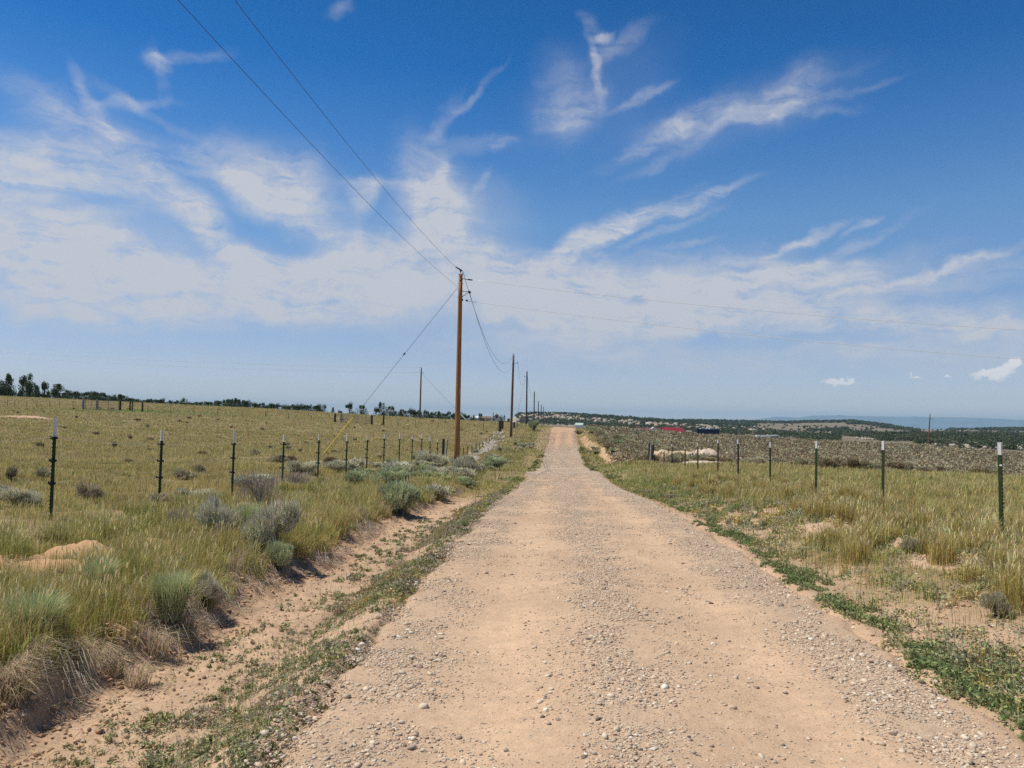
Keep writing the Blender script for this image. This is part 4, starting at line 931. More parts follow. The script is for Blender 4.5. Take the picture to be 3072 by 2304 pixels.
# wooden fence posts
def wood_post(x, y, h, r, m, label, lean=(0, 0), group=None, ztop=None):
    e = MB(); n = 9; g_ = gz(x, y)
    if ztop is not None: h = max(.5, ztop - g_)
    e.tube([(0, 0, -.15), (0, 0, h * .5), (0, 0, h - .03), (0, 0, h)], [r * 1.05, r, r * .97, r * .7], n); o = e.build('wooden_post', m, smooth=False)
    o.location = (x, y, g_); o.rotation_euler = (R(lean[0]), R(lean[1]), 0); tag(o, label, 'fence post', group); return o
def wp(px, ptop, y, r, m, label, lean=(0, 0)):
    t_ = P(px, ptop, y); return wood_post(t_.x, y, 1, r, m, label, lean, None, t_.z)
wp(1948.5, 1329, 56, .11, M_oldwood, 'thick dark corner post of the right fence, left of its leaning twin', (0, 1))
wp(1955.5, 1333, 55.7, .11, M_oldwood, 'dark twin corner post of the right fence leaning to the right', (0, 4))
wp(1951.8, 1331, 55.2, .075, M_greywood, 'pale grey post wedged between the two dark corner posts on the right', (0, 2.5))
wp(1330, 1316, 53.7, .10, M_oldwood, 'dark wooden brace post of the left fence just left of the brown pole', (0, .5))
wp(1338, 1318, 54.6, .05, M_greywood, 'slim pale stake right beside the dark brace post', (0, 4))
wp(1500, 1262, 112, .22, M_oldwood, 'dark round corner post where the cross fence meets the left fence')
wp(1507.5, 1262, 120, .18, M_oldwood, 'second dark post just behind the corner post of the left fence')
wp(1542.5, 1266, 122, .17, M_oldwood, 'short dark post right of the second brown power pole')
wp(1551, 1262, 124, .13, M_greywood, 'pale weathered post right of the short dark post by the second pole', (0, 3))
# far gates: each a gate hung between timber posts
def gate(px0, px1, pyt0, pyb, y, label, mid=()):
    a_ = P(px0, pyt0, y); b_ = P(px1, pyt0 + (px1 - px0) * .018, y - 1.0); r = empty('farm_gate', ((a_.x + b_.x) / 2, (a_.y + b_.y) / 2, gz((a_.x + b_.x) / 2, (a_.y + b_.y) / 2)))
    A = a_ - r.location; B = b_ - r.location; g0 = gz(a_.x, a_.y) - r.location.z; g1 = gz(b_.x, b_.y) - r.location.z; ht = .5 * ((A.z - g0) + (B.z - g1)) * .93; ht = max(ht, 1.1)
    for k_ in range(6):
        f_ = .12 + .88 * k_ / 5; e = MB(); e.tube([(A.x, A.y, g0 + ht * f_), (B.x, B.y, g1 + ht * f_)], .035, 6); e.build('rail', M_rail, r)
    for t_ in (0.02, .5, .98) + tuple(mid):
        e = MB(); x_ = A.x + (B.x - A.x) * t_; y_ = A.y + (B.y - A.y) * t_ + .05; z_ = g0 + (g1 - g0) * t_; e.tube([(x_, y_, z_ + ht * .1), (x_, y_, z_ + ht)], .03, 6); e.build('upright', M_rail, r)
    tag(r, label, 'gate', 'metal gates far across the left field')
gate(256, 291, 1199, 1226, 127.5, 'short six-rail gate panel left of the far left gate post')
gate(294, 358, 1200, 1227, 127, 'long six-rail gate at the far left of the field')
gate(1026, 1112, 1245, 1268, 119.5, 'long six-rail gate in the middle distance behind the yellow guy guard')
for (px, pt, y, m, lb, r_) in [(250.5, 1192, 127.6, M_greywood, 'tall weathered post at the left end of the far left gates', .22), (291.5, 1199, 127.2, M_greywood, 'grey timber post between the two far left gates', .17), (361.5, 1203, 126.5, M_oldwood, 'dark timber post at the right end of the far left gates', .17),
                             (391, 1204, 126, M_oldwood, 'left one of a pair of dark posts standing close together', .12), (397.5, 1204, 126.4, M_oldwood, 'right one of a pair of dark posts standing close together', .11), (428, 1206, 126, M_oldwood, 'lone dark post beside the green patch in the left field', .15),
                             (1005.5, 1241, 120, M_oldwood, 'dark timber post at the left end of the middle gate', .17), (1023, 1239, 120.5, M_greywood, 'grey post beside the hinge of the middle gate', .14), (1116, 1245, 118.5, M_oldwood, 'dark timber post at the right end of the middle gate', .17), (1151, 1247, 118, M_oldwood, 'single dark post right of the middle gate', .13)]:
    wp(px, pt, y, r_, m, lb)

# ------------------------------------------------------------------ power poles and lines
def utility_pole(px, ptop, pbase, y, r0, r1, m, label, hw=0, ground=True, n=14):
    t_ = P(px[0], ptop, y); b_ = P(px[1], pbase, y); g_ = gz(b_.x, y); zb = g_ if ground else min(g_, b_.z)
    r = empty('utility_pole', (b_.x, y, zb)); H_ = t_.z - zb; lx = (t_.x - b_.x) * H_ / max(t_.z - b_.z, 1)
    e = MB(); k = 8; e.tube([(lx * i / k, 0, -.4 * (i == 0) + H_ * i / k) for i in range(k + 1)], [r0 + (r1 - r0) * i / k for i in range(k + 1)], n); e.build('pole_shaft', m, r, True)
    top = Vector((lx, 0, H_))
    if hw == 2:
        e = MB(); e.tube([top - Vector((0, 0, .15)), top + Vector((0, 0, .16))], .02, 6); e.tube([top + Vector((.10, -.02, -.1)), top + Vector((.14, -.02, .12)), top + Vector((.04, 0, .26))], .018, 6); e.build('top_bracket', M_metal, r)
        e = MB(); e.tube([top + Vector((.0, 0, .14)), top + Vector((.0, 0, .20)), top + Vector((0, 0, .26))], [.05, .07, .045], 10); e.build('pin_insulator', M_metal, r)
        e = MB(); e.tube([top + Vector((-.02, -.02, .25)), top + Vector((-.30, -.06, .40))], [.045, .03], 8); e.build('strain_insulator', M_metal, r)
        for dz, L_, th_ in ((-.28, .58, .04), ):
            e = MB(); e.tube([top + Vector((.12, 0, dz)), top + Vector((.12 + L_, -.02, dz - .07))], .022, 6)
            e.tube([top + Vector((.12 + L_ * .55, -.01, dz - .04)), top + Vector((.12 + L_, -.02, dz - .07))], [.045, .035], 8); e.build('strain_insulator', M_metal, r)
        e = MB(); e.tube([top + Vector((.12, 0, -1.03)), top + Vector((.52, -.02, -1.03))], .018, 6); e.tube([top + Vector((.12, 0, -1.32)), top + Vector((.54, -.02, -1.05))], .018, 6); e.build('bracket', M_metal, r)
        e = MB(); e.tube([top + Vector((.47, -.02, -1.00)), top + Vector((.60, -.02, -1.10))], [.05, .075], 8); e.build('pin_insulator', M_metal, r)
        e = MB(); e.tube([top + Vector((.13, -.02, -1.45)), top + Vector((.17, -.02, -1.56))], .035, 6); e.tube([top + Vector((.33, -.02, -1.52)), top + Vector((.45, -.02, -1.58))], [.04, .05], 8); e.build('clamp', M_metal, r)
        e = MB()
        for dz in (-.55, -.95, -1.35): e.tube([top + Vector((-.18, 0, dz)), top + Vector((.18, 0, dz))], .012, 6)
        e.build('through_bolt', M_metal, r)
        e = MB(); e.tube([top + Vector((.02, -.155, -.12)), top + Vector((.02, -.155, -.20))], .035, 8); e.tube([top + Vector((.01, -.158, -.36)), top + Vector((.01, -.158, -.46))], .035, 8); e.build('washer_plate', M_metal, r)
    elif hw == 1:
        s_ = -1 if 'third' in label else 1
        e = MB(); e.tube([top - Vector((0, 0, .2)), top + Vector((0, 0, .15))], .03, 6); e.tube([top + Vector((0, 0, .1)), top + Vector((0, 0, .24))], [.07, .05], 8); e.build('pin_insulator', M_metal, r)
        e = MB(); e.tube([top + Vector((0, 0, -1.15)), top + Vector((.55 * s_, 0, -1.05))], .025, 6); e.tube([top + Vector((.5 * s_, 0, -1.05)), top + Vector((.62 * s_, 0, -.98))], [.07, .05], 8); e.build('bracket', M_metal, r)
    tag(r, label, 'power pole', 'wooden power poles'); return r, Vector((t_.x, y, t_.z))
YM = 44.0
pm, tm = utility_pole((1382, 1370), 822, 1395, YM, .165, .115, M_pole, 'tall brown wooden power pole nearest the camera, held by a guy wire', 2)
_, t2 = utility_pole((1540.5, 1533), 1066, 1302, 105, .19, .13, M_pole2, 'second power pole along the road, grey-brown', 1)
_, t3 = utility_pole((1581.2, 1579.5), 1115, 1262, 168, .19, .14, M_pole3, 'third power pole along the road, dark grey', 1, False)
_, t4 = utility_pole((1603.3, 1602), 1175, 1262, 238, .20, .15, M_pole3, 'fourth power pole along the road, dark and half as tall in view', 1, False)
_, t5 = utility_pole((1615.5, 1614.5), 1203, 1262, 312, .20, .16, M_pole3, 'fifth power pole in the line shrinking towards the mesa', 0, False)
_, t6 = utility_pole((1624.5, 1624), 1214, 1264, 390, .20, .17, M_pole3, 'sixth power pole in the line shrinking towards the mesa', 0, False)
_, t7 = utility_pole((1631, 1630.5), 1221, 1266, 480, .2, .17, M_pole3, 'seventh power pole in the line, thin against the mesa edge', 0, False)
_, t8 = utility_pole((1635.5, 1635), 1232, 1268, 580, .2, .18, M_pole2, 'eighth power pole, brown and standing before the mesa', 0, False)
_, t9 = utility_pole((1643.7, 1643.5), 1238, 1270, 700, .22, .18, M_pole2, 'ninth and farthest power pole, a faint stroke before the mesa', 0, False)
_, tl = utility_pole((1264, 1259.5), 1104, 1246, 172, .20, .14, M_pole2, 'lone power pole behind the left field among the junipers', 1, False)
_, tr = utility_pole((2788.5, 2783), 1243, 1333, 190, .17, .12, M_pole2, 'lone wooden power pole out on the right flat', 1, False)
def line(a, b, s, rad_, m, label, n=40, name='power_line'):
    e = MB(); e.tube(sag(a, b, s, n), rad_, 5); o = e.build(name, m, None, True); tag(o, label, 'power line'); return o
TA = tm + Vector((-.30, -.06, .40)); TB = tm + Vector((-.16, 0, -.75))
prev1 = P(746, 0, 14.6); prev2 = P(588, 0, 13.4)
def through(a, mid, ext):       # carry the span on behind the camera through the point seen at the frame edge
    d = (mid - a); e_ = a + d * ext; return e_
line(TA, through(TA, prev1, 1.95) + Vector((0, 0, 1.3)), 1.02, .0065, M_cable, 'upper power cable running from the nearest pole out over the camera', 60)
line(TB, through(TB, prev2, 1.95) + Vector((0, 0, 1.3)), 1.02, .0065, M_cable, 'lower power cable running from the nearest pole out over the camera', 60)
line(tm + Vector((.14, 0, .1)), t2 + Vector((0, 0, .2)), 3.0, .012, M_cable, 'upper cable sagging from the nearest pole to the second pole')
line(tm + Vector((.55, -.02, -1.1)), t2 + Vector((-.1, 0, -1.2)), 2.6, .012, M_cable, 'lower cable sagging from the nearest pole to the second pole')
line(t2 + Vector((.6, 0, -1)), t3 + Vector((-.5, 0, -.9)), 2.6, .016, M_cable, 'cable sagging between the second and third poles')
line(t3 + Vector((.1, 0, -1)), t4, 2.6, .02, M_cable, 'cable sagging between the third and fourth poles')
RP = P(3330, 1004, 46)
line(tm + Vector((.70, -.02, -.35)), RP + Vector((0, 0, .0)), .35, .014, M_alum2, 'upper bright bare cable crossing the sky to the right')
line(tm + Vector((.45, -.02, -1.58)), RP + Vector((0, 0, -1.75)), .35, .014, M_alum2, 'lower bright bare cable crossing the sky to the right')
LP = P(-260, 1036, 150)
line(tl + Vector((-.1, 0, .1)), LP, .9, .03, M_alum2, 'upper faint pale cable running left from the lone pole behind the field')
line(tl + Vector((-.1, 0, -1.0)), P(-260, 1052, 150), .9, .03, M_alum2, 'lower faint pale cable running left from the lone pole behind the field')
def guy(top, foot, label, wr, gr, gm, frac0, frac1, ins=None):
    r = empty('guy_wire', foot); T_ = top - foot; e = MB(); e.tube([Vector((0, 0, -.05)), T_], wr, 6); e.build('wire', M_cable, r)
    e = MB(); e.tube([T_ * frac0, T_ * frac1], gr, 8); e.build('guard', gm, r)
    if ins: e = MB(); e.tube([T_ * (ins - .008), T_ * (ins - .003), T_ * (ins + .003), T_ * (ins + .008)], [.02, .05, .05, .02], 8); e.build('strain_insulator', M_metal, r)
    tag(r, label, 'guy wire'); return r
# anchor of the nearest pole's guy stands out in the field
fx, fy = -13.55, 33.6
fx, fy, _ = hit(968, 1366)
guy(tm + Vector((-.16, 0, -.80)), Vector((fx, fy, gz(fx, fy))), 'guy wire with a long yellow guard anchoring the nearest pole in the field', .010, .045, M_yellow, .0, .235, .62)
fd = px_dir(1401, 1261); fy = 166; guy(tl + Vector((.1, 0, -1.2)), Vector((fd.x / fd.y * fy, fy, gz(fd.x / fd.y * fy, fy))), 'thin guy wire with a white guard on the lone pole behind the field', .02, .07, M_white, .0, .16)
fd = px_dir(1544, 1255); fy = 172; guy(t3 + Vector((-.1, 0, -.8)), Vector((fd.x / fd.y * fy, fy, gz(fd.x / fd.y * fy, fy))), 'faint guy wire on the left of the third pole', .016, .03, M_cable, .0, .1)

# ------------------------------------------------------------------ trees
TG = np.array((.075, .105, .045)); TG2 = np.array((.11, .145, .055)); TG3 = np.array((.15, .17, .10))
def tree_mesh(seed, kind):
    """unit tree: height 1, crown about .9 wide (round) or .45 wide (tall)"""
    global rng
    keep = rng; rng = np.random.default_rng(seed); f = Veg(); n = 2600; L_ = 13 if kind == 'round' else 18
    if kind == 'round':
        a = rng.uniform(0, 2 * math.pi, L_); rr = rng.uniform(.08, .33, L_); z = rng.uniform(.08, .80, L_) - rr * .2; sz = rng.uniform(.15, .28, L_) * (1 - .35 * (z > .6))
    else:
        a = rng.uniform(0, 2 * math.pi, L_); z = rng.uniform(.06, .90, L_); rr = rng.uniform(.02, .20, L_) * (1.15 - z); sz = rng.uniform(.09, .17, L_) * (1.3 - z * .8)
    lc = np.stack([rr * np.cos(a), rr * np.sin(a), z], 1)
    pk = rng.integers(0, L_, n); q = rng.normal(size=(n, 3)); q /= np.linalg.norm(q, axis=1)[:, None]; q *= (rng.random((n, 1)) ** .35) * sz[pk][:, None]
    if kind == 'tall': q[:, 2] *= 1.5
    p = lc[pk] + q; p[:, 2] = np.maximum(p[:, 2], .04); zf_ = 1 / np.quantile(p[:, 2], .995); p[:, 2] *= zf_; lc = lc * [1, 1, zf_]
    wf_ = (.44 if kind == 'round' else .25) / np.quantile(np.hypot(p[:, 0], p[:, 1]), .97); p[:, :2] *= wf_; lc = lc * [wf_, wf_, 1]
    c = jit({'round': TG, 'tall': TG2}[kind], n, .28) * (.75 + .5 * rng.random((L_, 1))[pk])
    f.leaves(p, rng.uniform(.022, .042, n), c, 0, 1.5)
    m = MB(); m.tube([(0, 0, -.08), (.01, 0, .2), (0, .01, .45), (.01, 0, .7)], [.035, .028, .018, .006], 7)
    for i in range(5): m.tube([(0, 0, .15 + .08 * i), tuple(lc[i] * [.5, .5, .9]), tuple(lc[i])], [.014, .009, .004], 5)
    rng = keep
    return f, m
TP = {}
def put_tree(kind, v, x, y, width, height, label, group=None, name='juniper_tree', gz_=None):
    k = (kind, v); sc = (width / (.85 if kind == 'round' else .5), width / (.85 if kind == 'round' else .5), height / (.98 if kind == 'round' else 1.0)); z = (gz(x, y) if gz_ is None else gz_) - .05
    if k not in TP:
        f, m = tree_mesh(300 + v * 7 + (50 if kind == 'tall' else 0), kind); r = empty(name, (x, y, z)); f.build('crown', M_tree, r); m.build('trunk', M_wood, r); TP[k] = r; r.rotation_euler = (0, 0, rng.uniform(0, 6.28)); r.scale = sc
    else: r = dup(TP[k], (x, y, z), rng.uniform(0, 6.28), sc); r.name = name
    tag(r, label, 'tree', group); return r
def tree_px(kind, v, px, ptop, wpx, y, label, group=None, name='juniper_tree'):
    t_ = P(px, ptop, y); g_ = gz(t_.x, y); return put_tree(kind, v, t_.x, y, wpx / FPX * y, max(1.5, t_.z - g_), label, group, name)
for (kd_, v, px, pt, w_, y, lb, nm) in [('tall', 0, 4, 1142, 46, 236, 'broadleaf tree cut by the left edge of the picture', 'broadleaf_tree'), ('tall', 1, 27, 1123, 42, 240, 'pointed tall tree second from the left edge', 'broadleaf_tree'),
        ('tall', 2, 70, 1128, 36, 240, 'left trunk-and-crown of the tallest dark tree clump at the far left', 'broadleaf_tree'), ('tall', 0, 91, 1123, 42, 238, 'tallest dark tree at the far left of the field', 'broadleaf_tree'), ('tall', 1, 110, 1156, 28, 236, 'shorter tree leaning against the tallest dark tree', 'broadleaf_tree'),
        ('tall', 2, 135, 1146, 36, 240, 'small pointed tree third in the row of separate tall trees', 'broadleaf_tree'), ('tall', 3, 174, 1152, 44, 240, 'open greyish tree last in the row of separate tall trees', 'broadleaf_tree'),
        ('round', 0, 1049, 1208, 34, 232, 'left one of twin round junipers behind the middle gate', 'juniper_tree'), ('round', 1, 1085, 1216, 36, 230, 'right one of twin round junipers behind the middle gate', 'juniper_tree'),
        ('round', 2, 550, 1194, 26, 250, 'flat-topped juniper rising above the left hedge row', 'juniper_tree'), ('round', 3, 996, 1222, 18, 240, 'thin grey see-through tree left of the twin junipers', 'juniper_tree'),
        ('round', 3, 1152, 1208, 34, 232, 'highest juniper of the clump left of the lone pole', 'juniper_tree'), ('round', 0, 1128, 1222, 30, 230, 'low juniper on the left flank of the clump left of the lone pole', 'juniper_tree'), ('round', 1, 1172, 1219, 34, 230, 'juniper on the right flank of the clump left of the lone pole', 'juniper_tree'),
        ('round', 1, 1440, 1240, 18, 225, 'round juniper directly left of the white gabled house', 'juniper_tree'), ('round', 2, 1509, 1245, 16, 225, 'dark round juniper directly right of the white gabled house', 'juniper_tree')]:
    tree_px(kd_, v, px, pt, w_, y, lb, None, nm)
row = []
for px in np.arange(188, 968, 10.5): row.append((px + rng.uniform(-4, 4), float(np.interp(px, [188, 240, 300, 420, 520, 620, 690, 780, 860, 960], [1172, 1174, 1174, 1192, 1198, 1205, 1197, 1207, 1207, 1210])) + 9 * (vnoise(np.array([px / 34.]), np.array([3.3]), 9)[0] - .45) + rng.uniform(-2, 8), rng.uniform(22, 48)))
for px in np.arange(1188, 1425, 10): row.append((px + rng.uniform(-3, 3), float(np.interp(px, [1188, 1230, 1300, 1380, 1425], [1228, 1228, 1234, 1236, 1248])) + rng.uniform(-3, 6), rng.uniform(20, 32)))
for px in (118, 128, 150, 60, 46, 12, 1018, 1526, 1456): row.append((px, float(np.interp(px, [0, 200, 1018, 1456, 1526], [1172, 1180, 1231, 1254, 1256])), 22))
for (px, pt, w_) in row:
    tree_px('round', int(rng.integers(4)), px, pt, w_, rng.uniform(222, 245), 'dark juniper in the unbroken tree row along the crest of the left field', 'junipers along the crest of the left field')

# ------------------------------------------------------------------ far juniper woods, pale rock and mountains
def ray_ground(px, py, lo=250, hi=3000):
    d = px_dir(px, py); k = np.geomspace(lo, hi, 500); hx = d.x / math.hypot(d.x, d.y); hy = d.y / math.hypot(d.x, d.y); s_ = d.z / math.hypot(d.x, d.y)
    h = H(hx * k, hy * k); i = np.argmax(h >= EYE + s_ * k)
    if h[i] < EYE + s_ * k[i]: return None
    return hx * k[i], hy * k[i], k[i]
EL_R = np.geomspace(250, 2900, 360); _cols = np.arange(1530, 3090, 5)
_dir = [px_dir(float(p_), eh(p_)) for p_ in _cols]; _ang = np.array([math.atan2(d.x, d.y) for d in _dir])
_g = H(np.outer(np.sin(_ang), EL_R).ravel(), np.outer(np.cos(_ang), EL_R).ravel()).reshape(len(_cols), -1)
_sl = (_g - EYE) / EL_R; _cm = np.maximum.accumulate(_sl, 1)
def far_points(n, x0, x1, yc, th):
    """random ground points seen inside a band of the photo"""
    px = rng.uniform(x0, x1, n); py = np.interp(px, yc[0], yc[1]) + rng.uniform(-.5, .5, n) * (np.interp(px, th[0], th[1]) if isinstance(th, tuple) else th)
    out = []
    for a_, b_ in zip(px, py):
        d = px_dir(a_, b_); s_ = d.z / math.hypot(d.x, d.y); i = int(np.clip(round((a_ - 1530) / 5), 0, len(_cols) - 1)); j = np.searchsorted(_cm[i], s_)
        if j >= len(EL_R): continue
        an = math.atan2(d.x, d.y); r_ = EL_R[j] * rng.uniform(.99, 1.01); out.append((r_ * math.sin(an), r_ * math.cos(an)))
    return np.array(out) if out else np.zeros((0, 2))
wood = Veg()
def woods(n, x0, x1, yc, th, wd=(3, 6), ht=(3, 5.5)):
    q = far_points(n, x0, x1, yc, th); m = len(q)
    if not m: return
    cols = np.where(rng.random((m, 1)) < .6, TG * .9, TG3 * .8) * rng.uniform(.7, 1.2, (m, 1)); r = np.hypot(q[:, 0], q[:, 1])
    k = 26; p0 = on(q[:, 0], q[:, 1]); w_ = rng.uniform(*wd, m); h_ = rng.uniform(*ht, m)
    v = rng.normal(size=(m, k, 3)); v /= np.linalg.norm(v, axis=2)[..., None]; v *= rng.random((m, k, 1)) ** .35
    p = p0[:, None] + v * np.stack([w_ / 2, w_ / 2, h_ / 2], 1)[:, None] + np.array([0, 0, 1.]) * (h_ * .55)[:, None, None]
    wood.leaves(p.reshape(-1, 3), np.repeat(np.maximum(.7, r * .0011), k), jit(np.repeat(cols, k, 0), m * k, .2), 0, 1.3)
skyA = ([1545, 1556, 1563, 1600, 1700, 1850, 1945, 2030, 2100, 2270], [1251, 1246, 1242, 1242, 1244, 1254, 1260, 1266, 1270, 1276])
woods(900, 1545, 2270, skyA, 5); woods(900, 1552, 2270, (skyA[0], [v + 5 for v in skyA[1]]), 8)
woods(700, 1552, 2270, (skyA[0], [v + 14 for v in skyA[1]]), 14); woods(900, 1560, 2290, (skyA[0], [v + 26 for v in skyA[1]]), 14)
woods(380, 2040, 2400, ([2040, 2149, 2239, 2400], [1264, 1264, 1268, 1270]), 4, (5, 9), (4, 7)); woods(280, 2400, 2560, ([2400, 2560], [1268, 1266]), 3, (5, 9), (4, 7))
woods(500, 2540, 2680, ([2540, 2579, 2652, 2680], [1270, 1269, 1278, 1283]), ([2540, 2600, 2680], [9, 10, 6]), (5, 9), (4, 7)); woods(170, 2640, 2760, ([2640, 2760], [1280, 1294]), 7, (5, 8), (4, 6))
woods(260, 2840, 3085, ([2840, 2950, 3085], [1290, 1288, 1289]), 5, (5, 9), (4, 7)); woods(220, 2950, 3085, ([2950, 3085], [1289, 1291]), 7, (5, 9), (4, 7))
woods(160, 2420, 2545, ([2420, 2545], [1294, 1289]), 6); woods(950, 2500, 2780, ([2500, 2560, 2640, 2780], [1302, 1304, 1314, 1316]), ([2500, 2600, 2780], [7, 18, 14]))
woods(1100, 2130, 2520, ([2130, 2300, 2420, 2520], [1282, 1300, 1312, 1322]), ([2130, 2300, 2520], [9, 16, 14])); woods(1500, 2640, 3085, ([2640, 2800, 3000, 3085], [1320, 1314, 1314, 1318]), ([2640, 2850, 3085], [12, 26, 26]))
woods(520, 2745, 3085, ([2745, 3085], [1330, 1342]), 20, (2, 4), (2, 3.6)); woods(260, 2130, 3085, ([2130, 3085], [1285, 1300]), 26, (3, 6), (2, 4))
tag(wood.build('juniper_woods', M_tree), 'far-off juniper woods darkening the ridges behind the flat', 'woods', kind='stuff')
# outcrops
q = np.concatenate([far_points(420, 1553, 2270, (skyA[0], [v + 15 for v in skyA[1]]), 12), far_points(200, 1560, 1760, (skyA[0], [v + 12 for v in skyA[1]]), 14), far_points(230, 2750, 3085, ([2750, 3085], [1330, 1341]), 20), far_points(240, 2780, 3085, ([2780, 3085], [1335, 1346]), 12), far_points(40, 2570, 2640, ([2570, 2640], [1316, 1321]), 5), far_points(90, 2200, 2500, ([2200, 2500], [1292, 1316]), 18)])
r = np.hypot(q[:, 0], q[:, 1]); pal = np.array([(.50, .43, .33), (.46, .38, .29), (.55, .48, .38), (.48, .36, .27), (.42, .36, .28), (.52, .41, .31), (.38, .32, .26), (.60, .55, .46)])
sz_ = np.where(r < 900, rng.uniform(1.5, 5.0, len(q)), rng.uniform(4, 13, len(q))); pal = pal * .8
stones(len(q), q[:, 0], q[:, 1], sz_, 'rock_outcrops', 'pale sandstone outcrops showing between the junipers on the slopes', .2, H, pal, (.3, .65))
# mountains on the horizon, 25 km off
mp_ = [(1500, 1264), (1700, 1263), (1880, 1262), (1910, 1256), (1945, 1253.5), (1985, 1257), (2030, 1258), (2058, 1254.5), (2090, 1258), (2150, 1261), (2230, 1261), (2272, 1258), (2320, 1251), (2345, 1250.5), (2395, 1253), (2435, 1247), (2525, 1246), (2560, 1247.5), (2634, 1249), (2700, 1250.5), (2749, 1249), (2790, 1252), (2850, 1251.5), (2950, 1254), (3072, 1260), (3300, 1264), (3700, 1268)]
DM = 24000; cpx = np.linspace(1500, 3700, 420); cpy = np.interp(cpx, [a_[0] for a_ in mp_], [a_[1] for a_ in mp_])
crest = [P(float(a_), float(b_), 1.0) - Vector((0, 0, EYE)) for a_, b_ in zip(cpx, cpy)]
V = []; prof = [(-3800, 0), (-2600, .25), (-1700, .5), (-900, .74), (-350, .93), (0, 1.0), (500, .9), (2200, .4), (3600, 0)]
for i, c_ in enumerate(crest):
    hx, hy = c_.x / math.hypot(c_.x, c_.y), c_.y / math.hypot(c_.x, c_.y); top = c_.z / math.hypot(c_.x, c_.y) * DM
    for k, (dr, f_) in enumerate(prof):
        jx = 320 * (float(vnoise(np.array([i * .21]), np.array([k * 1.7]), 201)[0]) - .5) * (k not in (5,)); V.append((hx * (DM + dr + jx), hy * (DM + dr + jx), -62 + (top + 62) * f_ * (1 + .22 * (float(vnoise(np.array([i * .33]), np.array([k * .9]), 202)[0]) - .5) * (k != 5)) + EYE))
V = np.array(V); k = len(prof); ii, jj = np.meshgrid(np.arange(len(crest) - 1), np.arange(k - 1), indexing='ij'); q0 = (ii * k + jj).ravel()
mo = obj_np('mountains', V, np.concatenate([np.stack([q0, q0 + k, q0 + k + 1], 1), np.stack([q0, q0 + k + 1, q0 + 1], 1)]), None, mat('mountain_slopes', (.12, .155, .17), .95, noise_amt=.3, noise_scale=.001), smooth=True)
tag(mo, 'long blue mountain range far off on the right horizon', 'mountains', kind='structure')

# ------------------------------------------------------------------ houses and sheds
M_wallw = mat('pale_stucco', (.66, .58, .50), .85, noise_amt=.06, noise_scale=1); M_wallt = mat('tan_siding', (.40, .34, .27), .85, noise_amt=.1, noise_scale=1); M_roofb = mat('brown_shingles', (.20, .145, .115), .9, noise_amt=.2, noise_scale=2)
M_roofr = mat('dark_red_metal_roof', (.25, .035, .045), .45, noise_amt=.08, noise_scale=2); M_roofm = mat('maroon_shingles', (.14, .055, .05), .8, noise_amt=.15, noise_scale=2); M_blue = mat('dark_blue_siding', (.012, .03, .075), .5, noise_amt=.1, noise_scale=1); M_glass = mat('window_glass', (.03, .04, .05), .1)
M_trim = mat('white_trim', (.80, .79, .76), .6); M_dark = mat('dark_roof', (.045, .045, .05), .7, noise_amt=.15, noise_scale=2); M_grn = mat('pale_green_metal', (.42, .52, .46), .5)
